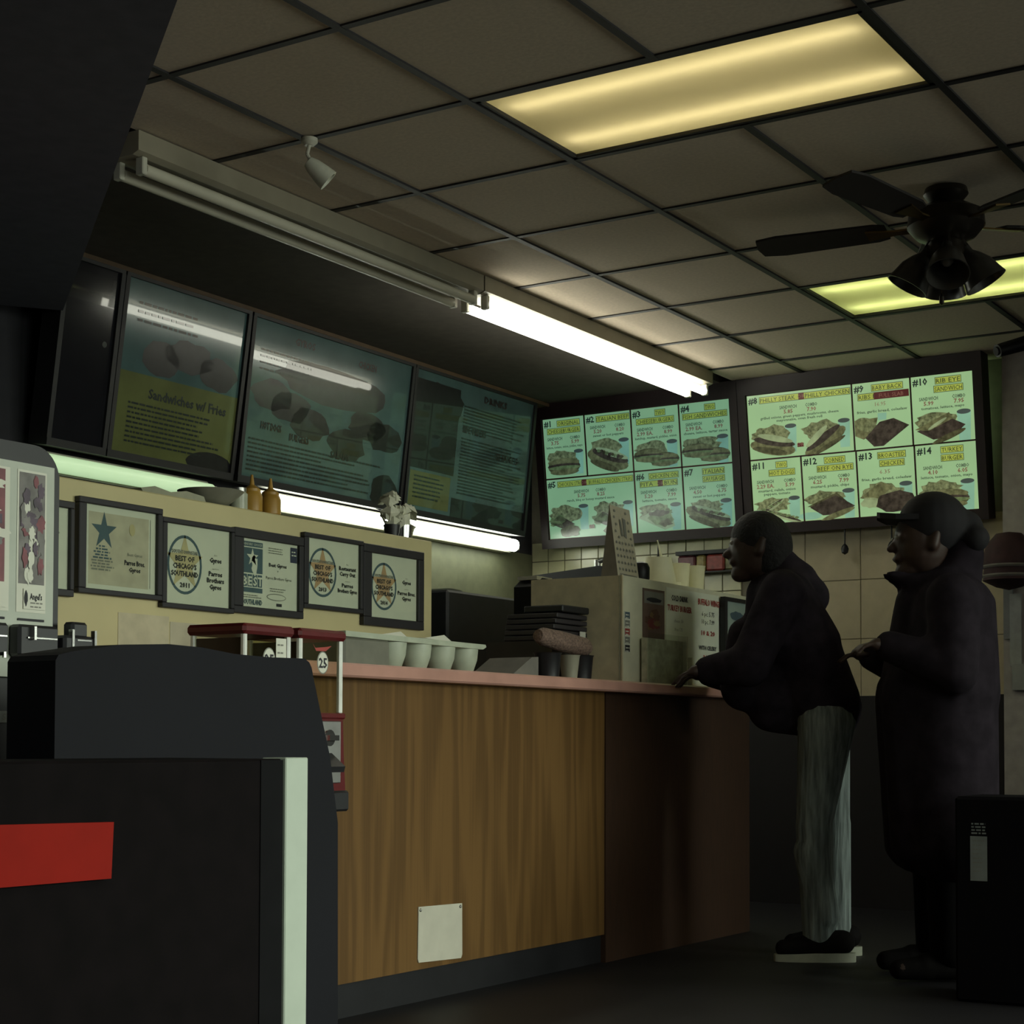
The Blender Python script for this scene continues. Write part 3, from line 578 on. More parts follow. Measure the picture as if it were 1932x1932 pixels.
for i in range(4):
    a = math.radians(20+90*i); d = V((math.cos(a), math.sin(a), 0)); o = V((fx, fy, ZT-.18))+d*.045; ax = (d*.50+V((0, 0, -.86))).normalized()
    sh = MB().lathe([(.016, 0), (.020, .03), (.036, .05), (.056, .085), (.066, .125), (.074, .15), (.070, .15), (.060, .12), (.048, .083), (.030, .055)], o+ax*.02, ax, 20).build('lamp_shade', shade_m, t, True)
    MB().cyl(o-ax*.02, o+ax*.03, .014, .018, 10).build('shade_holder', bronze, sh); MB().ell(o+ax*.10, .022, .022, .026, 10, 6).build('bulb', mat('unlit_bulb', (.25, .24, .2), .3), sh, True)
pc = MB().cyl((fx-.02, fy+.01, ZT-.25), (fx-.02, fy+.01, ZT-.36), .0018, seg=6).build('pull_chain', brass, t); MB().lathe([(.003, 0), (.008, -.012), (.008, -.035), (0, -.04)], (fx-.02, fy+.01, ZT-.36), seg=10).build('chain_fob', bronze, pc)

# ceiling spot lamp, security camera
t = thing('spot_lamp', 'small white swivel spot lamp on the tile ceiling near the strip light', 'lamp', (.60, -.02, ZT))
MB().lathe([(.026, 0), (.026, -.012), (.015, -.022)], (.60, -.02, ZT), seg=16).build('mount', 'whitem', t, True)
arm = MB().tube([(.60, -.02, ZT-.02), (.592, -.018, ZT-.05), (.605, -.03, ZT-.085)], .006).build('arm', 'whitem', t)
hd = V((.60, -.03, ZT-.085)); ax = V((.45, -.45, -.55)).normalized()
MB().lathe([(0, -.004), (.018, 0), (.026, .02), (.033, .06), (.036, .085), (.030, .085), (.02, .05)], hd-ax*.015, ax, 18).build('lamp_head', 'white', t, True)
t = thing('security_camera', 'small black security camera on white bracket at the ceiling edge', 'camera', (4.22, -1.2, ZT))
q = V((4.20, -1.16, 2.625))
MB().cyl(q+V((.06, -.05, .02)), q+V((.12, -.10, .05)), .012, seg=10).box((q.x+.08, q.y-.16, q.z+.03), (q.x+.16, q.y-.05, ZT)).build('bracket', 'whitem', t)
cb = MB().cyl(q+V((-.05, .045, -.02)), q+V((.07, -.055, .03)), .030, .034, 14).build('camera_body', 'black', t, True)
MB().cyl(q+V((-.056, .05, -.022)), q+V((-.048, .043, -.019)), .02, seg=12).build('lens', 'ink', cb)

# ================================================================== things on the cream half wall
ZP = 1.592
mustard = mat('mustard', (.34, .19, .03), .4)
for x, lab in ((.825, 'mustard squeeze bottle on the half wall, duller one beside the jar'), (.920, 'brighter mustard squeeze bottle on the half wall, beside the bright tube')):
    t = thing('squeeze_bottle', lab, 'bottle', (x, .40, ZP), 'mustard bottles on the half wall')
    MB().lathe([(.030, 0), (.036, .006), (.036, .055), (.030, .070), (.026, .074)], (x, .40, ZP), seg=20).build('bottle_body', mustard, t, True)
    MB().lathe([(.029, .07), (.029, .080), (.020, .086), (.009, .094), (.004, .128), (0, .129)], (x, .40, ZP), seg=16).build('nozzle_cap', mustard, t, True)
t = thing('jar', 'small clear jar with pale contents beside the mustard bottles', 'jar', (.76, .40, ZP))
MB().lathe([(.026, 0), (.030, .004), (.030, .055), (.024, .062), (.024, .07)], (.76, .40, ZP), seg=18).build('glass_body', mat('cloudy_glass', (.42, .44, .34), .2), t, True); MB().lathe([(.026, .062), (.026, .075), (0, .077)], (.76, .40, ZP), seg=18).build('lid', 'steel', t, True)
tag(MB().lathe([(.05, 0), (.075, .018), (.105, .045), (.108, .048), (.10, .046), (.07, .022), (0, .012)], (.63, .405, ZP), seg=28).build('bowl', mat('grey_bowl', (.20, .20, .155), .5), None, True), 'shallow grey bowl on the half wall left of the jar', 'bowl')
t = thing('paper_bouquet', 'crumpled pale paper bouquet in a steel cup on the half wall', 'bouquet', (1.66, .40, ZP))
MB().lathe([(.030, 0), (.036, .002), (.040, .05), (.037, .05), (.033, .004)], (1.68, .40, ZP), seg=24).build('cup', 'chrome', t, True)
pm = mat('crumpled_paper', (.60, .60, .47), .8, bump=.5, scale=30)
for cx, cz, rr in ((1.605, .105, .052), (1.70, .075, .048), (1.66, .085, .035)):
    for i in range(22):
        d = V((random.gauss(0, 1), random.gauss(0, .8), random.gauss(.2, 1))).normalized(); o_ = V((cx, .40, ZP+cz)); q = o_+V((d.x, d.y*.8, d.z*1.15))*rr; e1 = d.cross(V((.3, .2, 1))).normalized(); e2 = d.cross(e1); k = rr*random.uniform(.45, .75)
        MB().add([q+e1*k-d*.012, q+e2*k*.9-d*.006, q-e1*k-d*.014, q-e2*k*.9-d*.008, q+d*.010], [(0, 1, 4), (1, 2, 4), (2, 3, 4), (3, 0, 4), (3, 2, 1, 0)]).build('paper_leaf', pm, t)
MB().cyl((1.68, .40, ZP+.02), (1.66, .40, ZP+.09), .03, .04, 12).build('stem_bundle', pm, t)
tag(MB().lathe([(.026, 0), (.032, .045), (.029, .045), (.024, .004)], (1.605, .395, ZP), seg=18).build('cup', 'black', None, True), 'small black cup beside the paper bouquet on the half wall', 'cup')
tag(MB().prism([(.28, .0, 0), (.56, .0, 0), (.55, 0, .018), (.47, 0, .026), (.40, 0, .014), (.33, 0, .024), (.27, 0, .012)], (0, .36, ZP), (0, .44, ZP)).build('folded_towel', mat('grey_towel', (.28, .28, .2), .9, bump=.4)), 'folded grey towel on the half wall left of the bowl', 'towel')
# faint paper posters on the half wall under the frames
tag(MB().box((.165, .3435, 1.066), (.38, .3448, 1.215)).build('notice_sheet', mat('yellowed_notice', (.46, .41, .28), .7)), 'faded cream notice sheet under the blue star certificate', 'notice'); tag(MB().box((.385, .3435, 1.066), (.60, .3448, 1.20)).build('notice_sheet', mat('faded_notice', (.43, .39, .28), .7, var=.15, scale=12)), 'faded stained notice sheet under the 2011 certificate', 'notice')

# ================================================================== cutlery tray on the worktop
ZW = 1.063
t = thing('cutlery_tray', 'pale green tray with rounded crocks on the pink worktop', 'tray', (1.05, -.05, ZW))
pg = mat('pale_green_plastic', (.42, .46, .36), .4)
for yy in (-.115, .02):
    for i in range(4):
        cx = .905+i*.138
        MB().lathe([(.028, 0), (.040, .010), (.052, .045), (.056, .085), (.052, .085), (.046, .04), (0, .008)], (cx, yy, ZW), seg=20).build('crock', pg, t, True)
MB().prism([(.60, 0, .088), (1.36, 0, .083), (1.38, 0, .092), (1.375, 0, .100), (.60, 0, .105)], (0, -.175, ZW), (0, .085, ZW)).build('tray_rim', pg, t)
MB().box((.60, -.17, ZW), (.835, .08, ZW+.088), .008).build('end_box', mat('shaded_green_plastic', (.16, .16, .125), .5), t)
for x, y, a, lab in ((.95, -.06, .3, 'folded paper napkin lying on the pale green tray, left one'), (1.17, -.08, -.2, 'torn paper wrapper with raised corner on the pale green tray')):
    m_ = MB(); z = ZW+.103; m_.add([(x-.07, y-.05, z), (x+.07, y-.05, z), (x+.08, y+.05, z+.006), (x-.06, y+.05, z+.012), (x+.05, y-.03, z+.024), (x-.02, y, z+.012)], [(0, 1, 5), (1, 4, 5), (4, 2, 5), (2, 3, 5), (3, 0, 5), (1, 2, 4)])
    tag(m_.build('napkin', 'paper'), lab, 'napkin')

# ================================================================== guard box on the worktop, with signs
t = thing('counter_guard', 'tan counter screen box with white front beside the register', 'counter screen', (2.8, 0, ZW))
tan = mat('tan_board', (.62, .55, .37), .6); offw = mat('off_white_board', (.62, .61, .46), .55, var=.06)
MB().box((2.275, -.198, ZW), (2.290, .20, 1.476)).build('side_panel', tan, t)
MB().box((2.275, -.213, ZW), (3.44, -.199, 1.476)).build('front_panel', offw, t)
MB().box((2.29, -.197, 1.452), (3.44, .20, 1.466)).build('shelf_top', offw, t)
MB().box((2.271, -.216, ZW), (2.279, -.210, 1.478)).build('corner_trim', tan, t)
def sign(name, label, cat, x0, x1, z0, z1, m_, y=-.2135, d=None, th=.002):
    o = MB().box((x0, y-th, z0), (x1, y, z1)).build(name, m_); tag(o, label, cat)
    if d: s = Sheet((x0, y-th, z1), (1, 0, 0), (0, 0, -1)); d(s, x1-x0, z1-z0); s.flush(o, {'ink': 'lettering', 'inkr': 'lettering'})
    return o
def price_sign(s, W, H):
    s.text('COLD DRINK', W*.24, H*.13, .022, 'ink', 3, True, w=.15); s.text('BUFFALO WINGS', W*.80, H*.13, .026, 'inkr', 3, True, w=.21)
    s.text('TURKEY BURGER', W*.24, H*.24, .024, 'inkr', 3, True, w=.22); 
    for i, q in enumerate(('6 pc. 5.75', '10 pc. 7.99')): s.text(q, W*.78, H*(.25+i*.085), .020, 'ink', w=.12)
    s.text('10 & 20', W*.78, H*.46, .020, 'inkr', 3, True, w=.13); s.text('WITH CELERY', W*.77, H*.62, .017, 'ink', 3, True, w=.17); s.text('BACON', W*.80, H*.75, .028, 'inkr', 3, True, w=.11); s.text('on any order', W*.80, H*.87, .014, 'ink', w=.12)
    s.text('cheese .50', W*.22, H*.36, .014, 'inkg'); s.text('fries 1.75', W*.22, H*.45, .014, 'inkg')
sign('price_sign', 'white price sheet with red headings on the counter screen front', 'sign', 2.64, 3.13, 1.075, 1.458, mat('price_sheet', (.70, .73, .61), .5, var=.03), d=price_sign)
def brown_poster(s, W, H):
    s.rect(.01, .01, W-.01, H*.30, 'inkg', 1); s.blob(W*.5, H*.22, W*.35, H*.05, 'ink', 2)
    for i in range(14): s.blob(W*random.uniform(.25, .75), H*random.uniform(.42, .85), W*.16, H*.06, ('brownp', 'redp', 'goldp')[i % 3], 2+i*.1, j=.25)
M['brownp'] = mat('poster_brown', (.10, .05, .03), .5); M['redp'] = mat('poster_red', (.15, .03, .03), .5); M['goldp'] = mat('poster_gold', (.18, .12, .05), .5)
sign('food_poster', 'small brown and red food poster on the counter screen front', 'poster', 2.44, 2.625, 1.245, 1.44, mat('poster_base', (.14, .09, .07), .5), d=brown_poster)
def cards(s, W, H):
    for i, c_ in enumerate(('inkb', 'inkg', 'inkr', 'inkg', 'ink')): s.rect(.003, H*(i*.2+.015), W-.003, H*(i*.2+.175), c_, 1); s.lines(.008, W-.008, H*(i*.2+.07), 2, .012, .005, 'paper', 2)
sign('card_stickers', 'vertical strip of small payment stickers at the counter screen corner', 'sticker strip', 2.290, 2.335, 1.178, 1.338, 'paper', d=cards)
t = thing('brochure_holder', 'clear acrylic brochure holder standing before the counter screen', 'brochure holder', (2.58, -.25, ZW))
MB().box((2.40, -.262, ZW), (2.735, -.259, 1.26)).build('front_pane', 'glass', t); MB().box((2.732, -.262, ZW), (2.742, -.222, 1.262)).build('side_pane', mat('acrylic_edge', (.62, .62, .5), .2), t); MB().box((2.82, -.24, ZW), (2.828, -.222, 1.18)).build('edge_strip', mat('acrylic_edge2', (.62, .62, .5), .2), t)
MB().box((2.41, -.250, ZW), (2.72, -.225, 1.24)).build('brochure', mat('brown_brochure', (.40, .38, .28), .7, var=.25, scale=30), t)
t = thing('standing_sign', 'black framed standing sign with pale picture behind the leaning person', 'sign', (3.24, -.25, ZW))
MB().box((3.13, -.245, ZW), (3.155, -.222, 1.455)).box((3.155, -.245, 1.438), (3.40, -.222, 1.455)).box((3.155, -.245, ZW), (3.40, -.222, 1.09)).box((3.385, -.245, 1.09), (3.40, -.222, 1.438)).build('frame', 'black', t)
MB().box((3.155, -.236, 1.09), (3.385, -.226, 1.438)).build('sheet', mat('pale_blue_sheet', (.30, .38, .34), .6, var=.1, scale=8), t)
s = Sheet((3.155, -.2365, 1.438), (1, 0, 0), (0, 0, -1)); s.blob(.11, .06, .07, .02, 'inkb', 2); s.ellipse(.14, .15, .07, .05, 'paper', 1); s.rect(.02, .23, .21, .33, 'inkb', 1); s.flush(t)
# tent card
t = thing('tent_card', 'cream folded tent card printed with rows of small icons', 'tent card', (2.30, -.15, 1.476))
card = mat('cream_card', (.47, .43, .32), .7, var=.04); zb, ztop = 1.4775, 1.755
ap = [V((2.283, -.115, zb)), V((2.283, -.190, zb)), V((2.283, -.152, ztop)), V((2.455, -.190, zb)), V((2.455, -.115, zb)), V((2.445, -.152, ztop-.004))]
MB().add([ap[1], ap[3], ap[5], ap[2]], [(0, 1, 2, 3)]).add([ap[1]+V((0, .002, 0)), ap[3]+V((0, .002, 0)), ap[5]+V((0, .002, 0)), ap[2]+V((0, .002, 0))], [(3, 2, 1, 0)]).build('front_leaf', card, t)
MB().add([ap[0], ap[4], ap[5], ap[2]], [(3, 2, 1, 0)]).add([ap[0], ap[1], ap[2]], [(0, 1, 2)]).build('back_leaf', mat('card_back', (.27, .24, .19), .8), t)
ex = (ap[3]-ap[1]); ey = (ap[1]-ap[2]); s = Sheet(ap[2], ap[5]-ap[2]+V((0, 0, 0)), ey); s.n = s.n if s.n.y < 0 else -s.n
def tp(u_, v_): return ap[2].lerp(ap[5], u_).lerp(ap[1].lerp(ap[3], u_), v_)+V((-.0012, -.0022, 0))
b = MB()
def icon(u_, v_, du, dv): b.add([tp(u_-du, v_), tp(u_, v_-dv), tp(u_+du, v_), tp(u_+du*.6, v_+dv), tp(u_-du*.6, v_+dv)], [(0, 1, 2, 3, 4)])
for r in range(5):
    for k in range(6): icon(.12+k*.15, .52+r*.095, .045, .022)
for u_, v_ in ((.2, .07), (.75, .07), (.14, .16), (.82, .2), (.2, .26), (.14, .36), (.8, .32), (.86, .43), (.28, .44)): icon(u_, v_, .05, .022)
b.add([tp(.38, .18), tp(.46, .18), tp(.50, .42), tp(.40, .42)], [(0, 1, 2, 3)]).add([tp(.55, .15), tp(.70, .17), tp(.66, .44), tp(.54, .42)], [(0, 1, 2, 3)])
b.add([tp(.1, .965), tp(.9, .975), tp(.9, .99), tp(.1, .985)], [(0, 1, 2, 3)]); b.build('icon_print', 'inkg', t)

# cups, packets, lids on the screen shelf
ZS = 1.4685
foam = mat('foam_cup', (.78, .76, .54), .6, var=.04)
def cupstack(x, y, n, label, r0=.062, r1=.044, h=.135, z=ZS, step=.018, m_=None, inv=True):
    t = thing('cup_stack', label, 'cup stack', (x, y, z), 'cups on the counter screen shelf')
    for i in range(n):
        zz = z+i*step
        pr = [(r0, 0), (r0+.003, .006), (r1, h), (0, h)] if inv else [(0, 0), (r1, 0), (r0, h-.006), (r0+.003, h), (r0-.004, h), (r1-.004, .006), (0, .006)]
        MB().lathe(pr, (x, y, zz), seg=20).build('cup', m_ or foam, t, True)
cupstack(2.83, -.08, 2, 'inverted white foam cup stack on the screen shelf, nearest the tent card', .075, .055, .115)
t = thing('straw', 'single white straw standing above the inverted cups', 'straw', (2.88, -.05, ZS)); MB().cyl((2.885, -.07, 1.60), (2.86, -.06, 1.68), .006, .003, 8).build('straw_body', foam, t)
cupstack(3.06, -.02, 1, 'low white foam cup between inverted cups and tall cups', .060, .045, .05)
for i, (x, y) in enumerate(((3.15, .13), (3.24, .03), (3.30, .14), (3.37, .02))):
    cupstack(x, y, 1+0, ('first', 'second', 'third', 'fourth')[i]+' tall white foam cup in the row, counted from the inverted cups', .048, .040, .15, inv=False)
tag(MB().lathe([(.030, 0), (.036, .01), (.036, .055), (.028, .072), (.012, .078), (0, .078)], (2.545, -.15, ZS+.008), seg=18).build('dispenser_knob', 'black', None, True), 'rounded black dispenser top beside the inverted cups', 'dispenser')
t = thing('snack_rack', 'wall rack of red and yellow snack packets under the lit board', 'snack rack', (4.7, .6, 1.74))
MB().box((4.70, .36, 1.835), (4.79, .79, 1.855)).box((4.70, .36, 1.735), (4.79, .79, 1.742)).build('rack', 'black', t)
for y0, y1, c_ in ((.68, .785, (.12, .03, .04)), (.62, .675, (.25, .20, .06)), (.51, .615, (.22, .035, .03)), (.40, .505, (.16, .15, .07))):
    MB().box((4.71, y0, 1.743), (4.75, y1, 1.832), .01).build('snack_packet', mat('packet_%d' % int(y0*100), c_, .35, var=.4, scale=30), t)

# small things between the tray and the screen
t = thing('lid_rack', 'dark wire rack of stacked lids and boxes against the tan screen', 'rack', (2.2, .05, ZW))
MB().box((1.98, -.075, ZW), (2.262, .22, ZW+.15)).build('lower_box', mat('dark_box', (.035, .033, .032), .6), t)
for i in range(5): MB().box((1.98+.012*i, -.07, ZW+.152+i*.022), (2.255, .14+.004*i, ZW+.170+i*.022), .003).build('lid', mat('dark_lid', (.028, .024, .028), .5), t)
MB().box((2.06, -.075, ZW+.264), (2.262, .10, ZW+.29), .004).build('lid', 'black', t)
for z in (1.115, 1.215): 
    o = MB().box((2.185, -.078, z), (2.228, -.0755, z+.042)).build('price_tag', 'paper', t)
t = thing('bread_roll', 'long seeded bread loaf resting on the black cups, pinkish brown', 'bread', (1.95, -.12, 1.2))
lo = MB(); n_ = 12
for i in range(n_):
    pass
lo.lathe([(0, -.165), (.022, -.16), (.034, -.13), (.038, 0), (.036, .13), (.020, .16), (0, .165)], (1.915, -.165, 1.200), V((.33, -.03, -.035)), 16); lo.build('loaf', mat('seeded_crust', (.17, .11, .085), .8, var=.45, scale=120, bump=.5), t, True)
for x, lab in ((1.80, 'black deli cup under the bread loaf, left one'), (2.035, 'black deli cup under the bread loaf, right one')):
    tag(MB().lathe([(.042, 0), (.050, .088), (.054, .092), (.046, .09), (.038, .006)], (x, -.165, ZW), seg=20).build('deli_cup', 'black', None, True), lab, 'cup', 'black deli cups')
tag(MB().lathe([(.028, 0), (.038, .085), (.041, .088), (.036, .086), (.025, .006)], (1.915, -.19, ZW), seg=18).build('foam_cup', mat('dull_cup', (.30, .29, .22), .5), None, True), 'small pale cup between the two black deli cups', 'cup')
tag(MB().prism([(1.56, 0, 0), (1.745, 0, 0), (1.745, 0, .075), (1.70, 0, .072)], (0, -.16, ZW), (0, .02, ZW)).build('wedge_block', mat('grey_wedge', (.15, .14, .12), .7)), 'grey sloping wedge beside the black deli cups', 'holder')

# ================================================================== kitchen equipment
t = thing('prep_table', 'dark prep table with steel back lip behind the worktop', 'prep table', (2.9, 1.0, 0))
MB().box((2.30, .62, 0), (3.55, 1.40, 1.46), .01).build('cabinet', mat('dark_steel', (.022, .022, .026), .5), t)
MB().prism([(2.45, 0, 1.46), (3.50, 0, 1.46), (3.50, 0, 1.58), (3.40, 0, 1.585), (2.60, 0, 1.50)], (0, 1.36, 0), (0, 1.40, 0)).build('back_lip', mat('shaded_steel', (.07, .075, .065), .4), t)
t = thing('cash_register', 'black register seen side-on against the tan screen', 'register', (2.35, .3, ZW))
MB().box((2.36, .235, ZW), (2.60, .335, 1.30)).prism([(2.36, .235, 1.30), (2.60, .235, 1.30), (2.60, .235, 1.49), (2.42, .235, 1.50), (2.36, .235, 1.46)], (0, 0, 0), (0, .10, 0)).build('register_body', 'black', t)
MB().box((2.38, .238, 1.49), (2.50, .33, 1.505)).build('paper_slot', 'whitem', t)
t = thing('pan', 'dark shallow pan resting behind the tan screen', 'pan', (3.2, .7, 1.6))
MB().prism([(3.5, 1.02, 1.64), (3.5, .62, 1.672), (3.5, .46, 1.645), (3.5, .46, 1.60), (3.5, 1.02, 1.60)], (.07, 0, 0), (.25, 0, 0)).build('pan_body', mat('dark_pan', (.02, .02, .024), .5), t)
MB().box((3.58, .50, 0), (3.75, 1.00, 1.60)).build('pan_stand', 'black', t)
t = thing('faucet', 'chrome swing faucet in front of the small wall tiles', 'faucet', (3.52, .63, 1.67))
MB().cyl((3.62, .66, 1.671), (3.62, .66, 1.705), .016, seg=12).cyl((3.62, .66, 1.695), (3.62, .60, 1.712), .012, seg=10).build('faucet_body', 'steel', t, True); MB().cyl((3.62, .61, 1.712), (3.62, .50, 1.668), .006, seg=10).build('spout', 'chrome', t, True)

# ================================================================== gumball machines, sticker machine
brownish = mat('gumball_mix', (.20, .15, .10), .5, var=.5, scale=90)
def gumball(x0, label, badge):
    y0, w_ = -.55, .182; x1, y1 = x0+w_, y0+w_; t = thing('gumball_machine', label, 'vending machine', (x0+w_/2, y0+w_/2, 0), 'gumball machines before the counter')
    MB().box((x0-.008, y0-.008, 1.098), (x1+.008, y1+.008, 1.125), .008).build('lid', 'red', t)
    for x, y in ((x0, y0), (x1-.014, y0), (x0, y1-.014), (x1-.014, y1-.014)): MB().box((x, y, .905), (x+.014, y+.014, 1.10), .003).build('corner_post', mat('bright_post', (.85, .86, .80), .3, .25), t)
    for q in (((x0+.014, y0+.004, .905), (x1-.014, y0+.006, 1.098)), ((x0+.014, y1-.006, .905), (x1-.014, y1-.004, 1.098)), ((x0+.004, y0+.014, .905), (x0+.006, y1-.014, 1.098)), ((x1-.006, y0+.014, .905), (x1-.004, y1-.014, 1.098))): MB().box(*q).build('window_pane', 'plexi', t)
    MB().box((x0-.006, y0-.006, .890), (x1+.006, y1+.006, .906), .004).build('collar', 'red', t)
    MB().prism([(x0, 0, .89), (x1, 0, .89), (x1+.004, 0, .80), (x1+.012, 0, .70), (x0-.012, 0, .70), (x0-.004, 0, .80)], (0, y0, 0), (0, y1, 0)).build('body', 'red', t)
    MB().box((x0+.03, y0-.004, .72), (x1-.012, y0, .885), .002).build('face_plate', 'steel', t)
    k = MB().cyl((x0+.09, y0-.03, .84), (x0+.09, y0-.004, .84), .022, seg=14).build('coin_knob', 'chrome', t, True); MB().box((x0+.07, y0-.045, .833), (x0+.11, y0-.03, .847)).build('handle', 'chrome', k)
    MB().prism([(0, y0-.004, .80), (0, y0-.05, .765), (0, y0-.045, .75), (0, y0-.004, .765)], (x0+.06, 0, 0), (x0+.13, 0, 0)).build('chute_flap', 'black', t)
    MB().box((x0-.014, y0-.014, .645), (x1+.014, y1+.014, .70), .006).build('base_tray', 'black', t)
    MB().cyl((x0+w_/2, y0+w_/2, .03), (x0+w_/2, y0+w_/2, .645), .024, seg=12).lathe([(.10, 0), (.10, .012), (.03, .03)], (x0+w_/2, y0+w_/2, 0), seg=20).build('stand', 'black', t)
    s = Sheet((x0, y0+.0035, 1.098), (1, 0, 0), (0, 0, -1)); s.ellipse(.098, .060, .024, .030, 'inkg', 1); s.ellipse(.098, .060, .021, .027, 'paper', 2); s.text('25', .098, .073, .026, 'ink', 3, True)
    if badge: s.mb('inkr'); s.poly([(.055, .010), (.066, .022), (.11, .018), (.135, .014), (.11, .029), (.07, .030)], 'inkr', 2)
    else: s.rect(.125, .005, .165, .14, 'paper', 1); s.lines(.130, .160, .02, 4, .02, .004, 'inkg')
    s.flush(t, {'ink': 'lettering'})
    MB().box((x0+.008, y0+.016, .908), (x0+.011, y1-.016, 1.09)).build('side_card', mat('dark_red_card', (.05, .022, .022), .7), t)
    MB().box((x0+.012, y0+.09, .906), (x1-.008, y1-.008, .955)).build('gumballs', brownish, t)
gumball(-.288, 'red lidded square gumball machine nearest the sticker machine', False)
gumball(-.072, 'red lidded square gumball machine beside the oak counter panel', True)
tag(MB().prism([(.055, -.47, .63), (.135, -.50, .635), (.13, -.42, .55), (.12, -.44, .50), (.085, -.45, .48), (.055, -.45, .47)], (0, 0, 0), (0, .04, 0)).build('plastic_bag', mat('grey_plastic_bag', (.11, .12, .125), .35, bump=.5, scale=14), None), 'crumpled grey plastic bag hanging below the gumball machine by the counter', 'bag')

# sticker machine
t = thing('sticker_machine', 'black sticker vending machine with pictured cards and coin slides', 'vending machine', (-1.3, -.4, 0))
xr = -.925; P = [(-1.75, 0, .0), (xr, 0, .0), (xr, 0, 1.40)]+[(xr-.07+.07*math.cos(a), 0, 1.39+.07*math.sin(a)) for a in [math.pi/2*i/8 for i in range(1, 9)]]+[(-1.75, 0, 1.455)]
MB().prism(P, (0, -.58, 0), (0, -.32, 0)).build('cabinet', 'black', t)
wp = mat('white_sticker_panel', (.42, .45, .38), .5, var=.05)
MB().box((-1.75, -.595, .963), (-.953, -.581, 1.415)).build('display_panel', wp, t)
s = Sheet((-1.75, -.5955, 1.415), (1, 0, 0), (0, 0, -1))
M['cardp'] = mat('card_purple', (.07, .045, .07), .5, var=.4, scale=20); M['cardg'] = mat('card_grey', (.15, .14, .13), .5, var=.4, scale=20); M['cardr'] = mat('card_red', (.16, .04, .05), .5, var=.4, scale=20)
for x0, x1 in ((.005, .22), (.235, .445), (.46, .675), (.695, .775)):
    s.rect(x0, .015, x1, .315, 'paper', 1); w_ = x1-x0; s.rect(x0+w_*.06, .02, x1-w_*.06, .255, 'cardr' if x0 in (.46, .005) else 'cardg', 2)
    for i in range(30): s.blob(x0+w_*random.uniform(.16, .84), random.uniform(.035, .245), w_*random.uniform(.07, .16), random.uniform(.008, .022), ('cardp', 'cardg', 'cardr', 'paper')[i % 4], 3+i*.1, j=.3)
    s.rect(x0+w_*.10, .115, x1-w_*.10, .135, 'cardp', 5)
    s.rect(x0+w_*.22, .265, x1-w_*.03, .308, 'paper', 5); s.text("Angel's", x0+w_*.64, .287, .013, 'ink', 6, True, w=w_*.42); s.lines(x0+w_*.45, x1-w_*.08, .293, 2, .008, .003, 'inkg', 6); s.blob(x0+w_*.30, .285, w_*.06, .016, 'ink', 6)
    s.rect(x0+w_*.05, .328, x1-w_*.05, .333, 'ink', 3)
s.flush(t)
for x0, x1 in ((-1.53, -1.33), (-1.30, -1.10), (-1.075, -.965)):
    m_ = MB().box((x0, -.63, 1.005), (x1, -.596, 1.072), .006).build('coin_slide', 'black', t); MB().box((x0+.03, -.642, 1.04), (x0+.036, -.63, 1.068)).box((x0+.02, -.634, 1.043), (x1-.01, -.631, 1.046)).build('slide_trim', 'chrome', m_)
    for x in (x0+.03, x1-.02): MB().box((x, -.636, 1.0), (x+.006, -.630, 1.012)).build('slide_pin', 'chrome', m_)
sl = MB().box((-.96, -.64, 1.022), (-.875, -.60, 1.055), .006).box((-.935, -.636, 1.05), (-.888, -.604, 1.085), .006).build('coin_slide', 'black', t); MB().box((-.876, -.642, 1.03), (-.870, -.63, 1.068)).box((-.94, -.642, 1.03), (-.934, -.63, 1.068)).box((-.925, -.642, 1.044), (-.885, -.640, 1.047)).build('slide_trim', 'chrome', sl)
MB().box((-1.75, -.586, .868), (-.955, -.581, .892)).build('label_strip', mat('strip_white', (.25, .27, .25), .6), t)
s = Sheet((-1.75, -.5865, .892), (1, 0, 0), (0, 0, -1)); s.text('STICKERS', .72, .019, .014, 'inkg', 2, w=.10); s.flush(t, {'inkg': 'lettering'})
MB().prism([(-.997, 0, .79), (-.952, 0, .808), (-.952, 0, .77), (-.962, 0, .768)], (0, -.586, 0), (0, -.581, 0)).build('torn_label', mat('torn_white', (.27, .28, .25), .6, var=.4, scale=60), t)

# ================================================================== dark booth and low cabinet in the left foreground
t = thing('booth_seat', 'dark upholstered booth back standing before the gumball machines', 'booth', (-1.1, -1.05, 0))
P = [(-1.455, 0, .0), (-.665, 0, .0), (-.672, 0, .66), (-.70, 0, .80), (-.735, 0, .90), (-.757, 0, .965), (-.762, 0, .982), (-.770, 0, .993), (-.785, 0, 1.0), (-.90, 0, .998), (-1.0, 0, 1.0), (-1.09, 0, 1.008), (-1.18, 0, 1.010), (-1.30, 0, 1.003), (-1.42, 0, .985), (-1.448, 0, .978), (-1.455, 0, .968)]
vinyl = mat('dark_blue_vinyl', (.0045, .0047, .0078), .7, spec=.2, scale=5, bump=.1)
MB().prism(P, (0, -1.15, 0), (0, -1.03, 0)).build('backrest', vinyl, t)
MB().box((-1.44, -1.03, .0), (-.70, -.70, .42), .02).build('seat', vinyl, t)
t = thing('low_cabinet', 'dark low cabinet with red panel and white edge strip in the foreground', 'cabinet', (-1.5, -1.3, 0))
MB().box((-2.2, -1.45, 0), (-1.208, -1.18, .800), .004).build('cabinet_body', mat('dark_brown_laminate', (.0035, .0022, .0026), .8, spec=.1, var=.3), t)
MB().box((-1.268, -1.452, .10), (-1.210, -1.449, .798)).build('stile', mat('dark_grey_stile', (.006, .006, .0068), .8, spec=.1), t)
MB().box((-1.206, -1.455, 0), (-1.145, -1.40, .802), .002).build('edge_strip', mat('pale_green_white_strip', (.44, .50, .42), .5, var=.04), t)
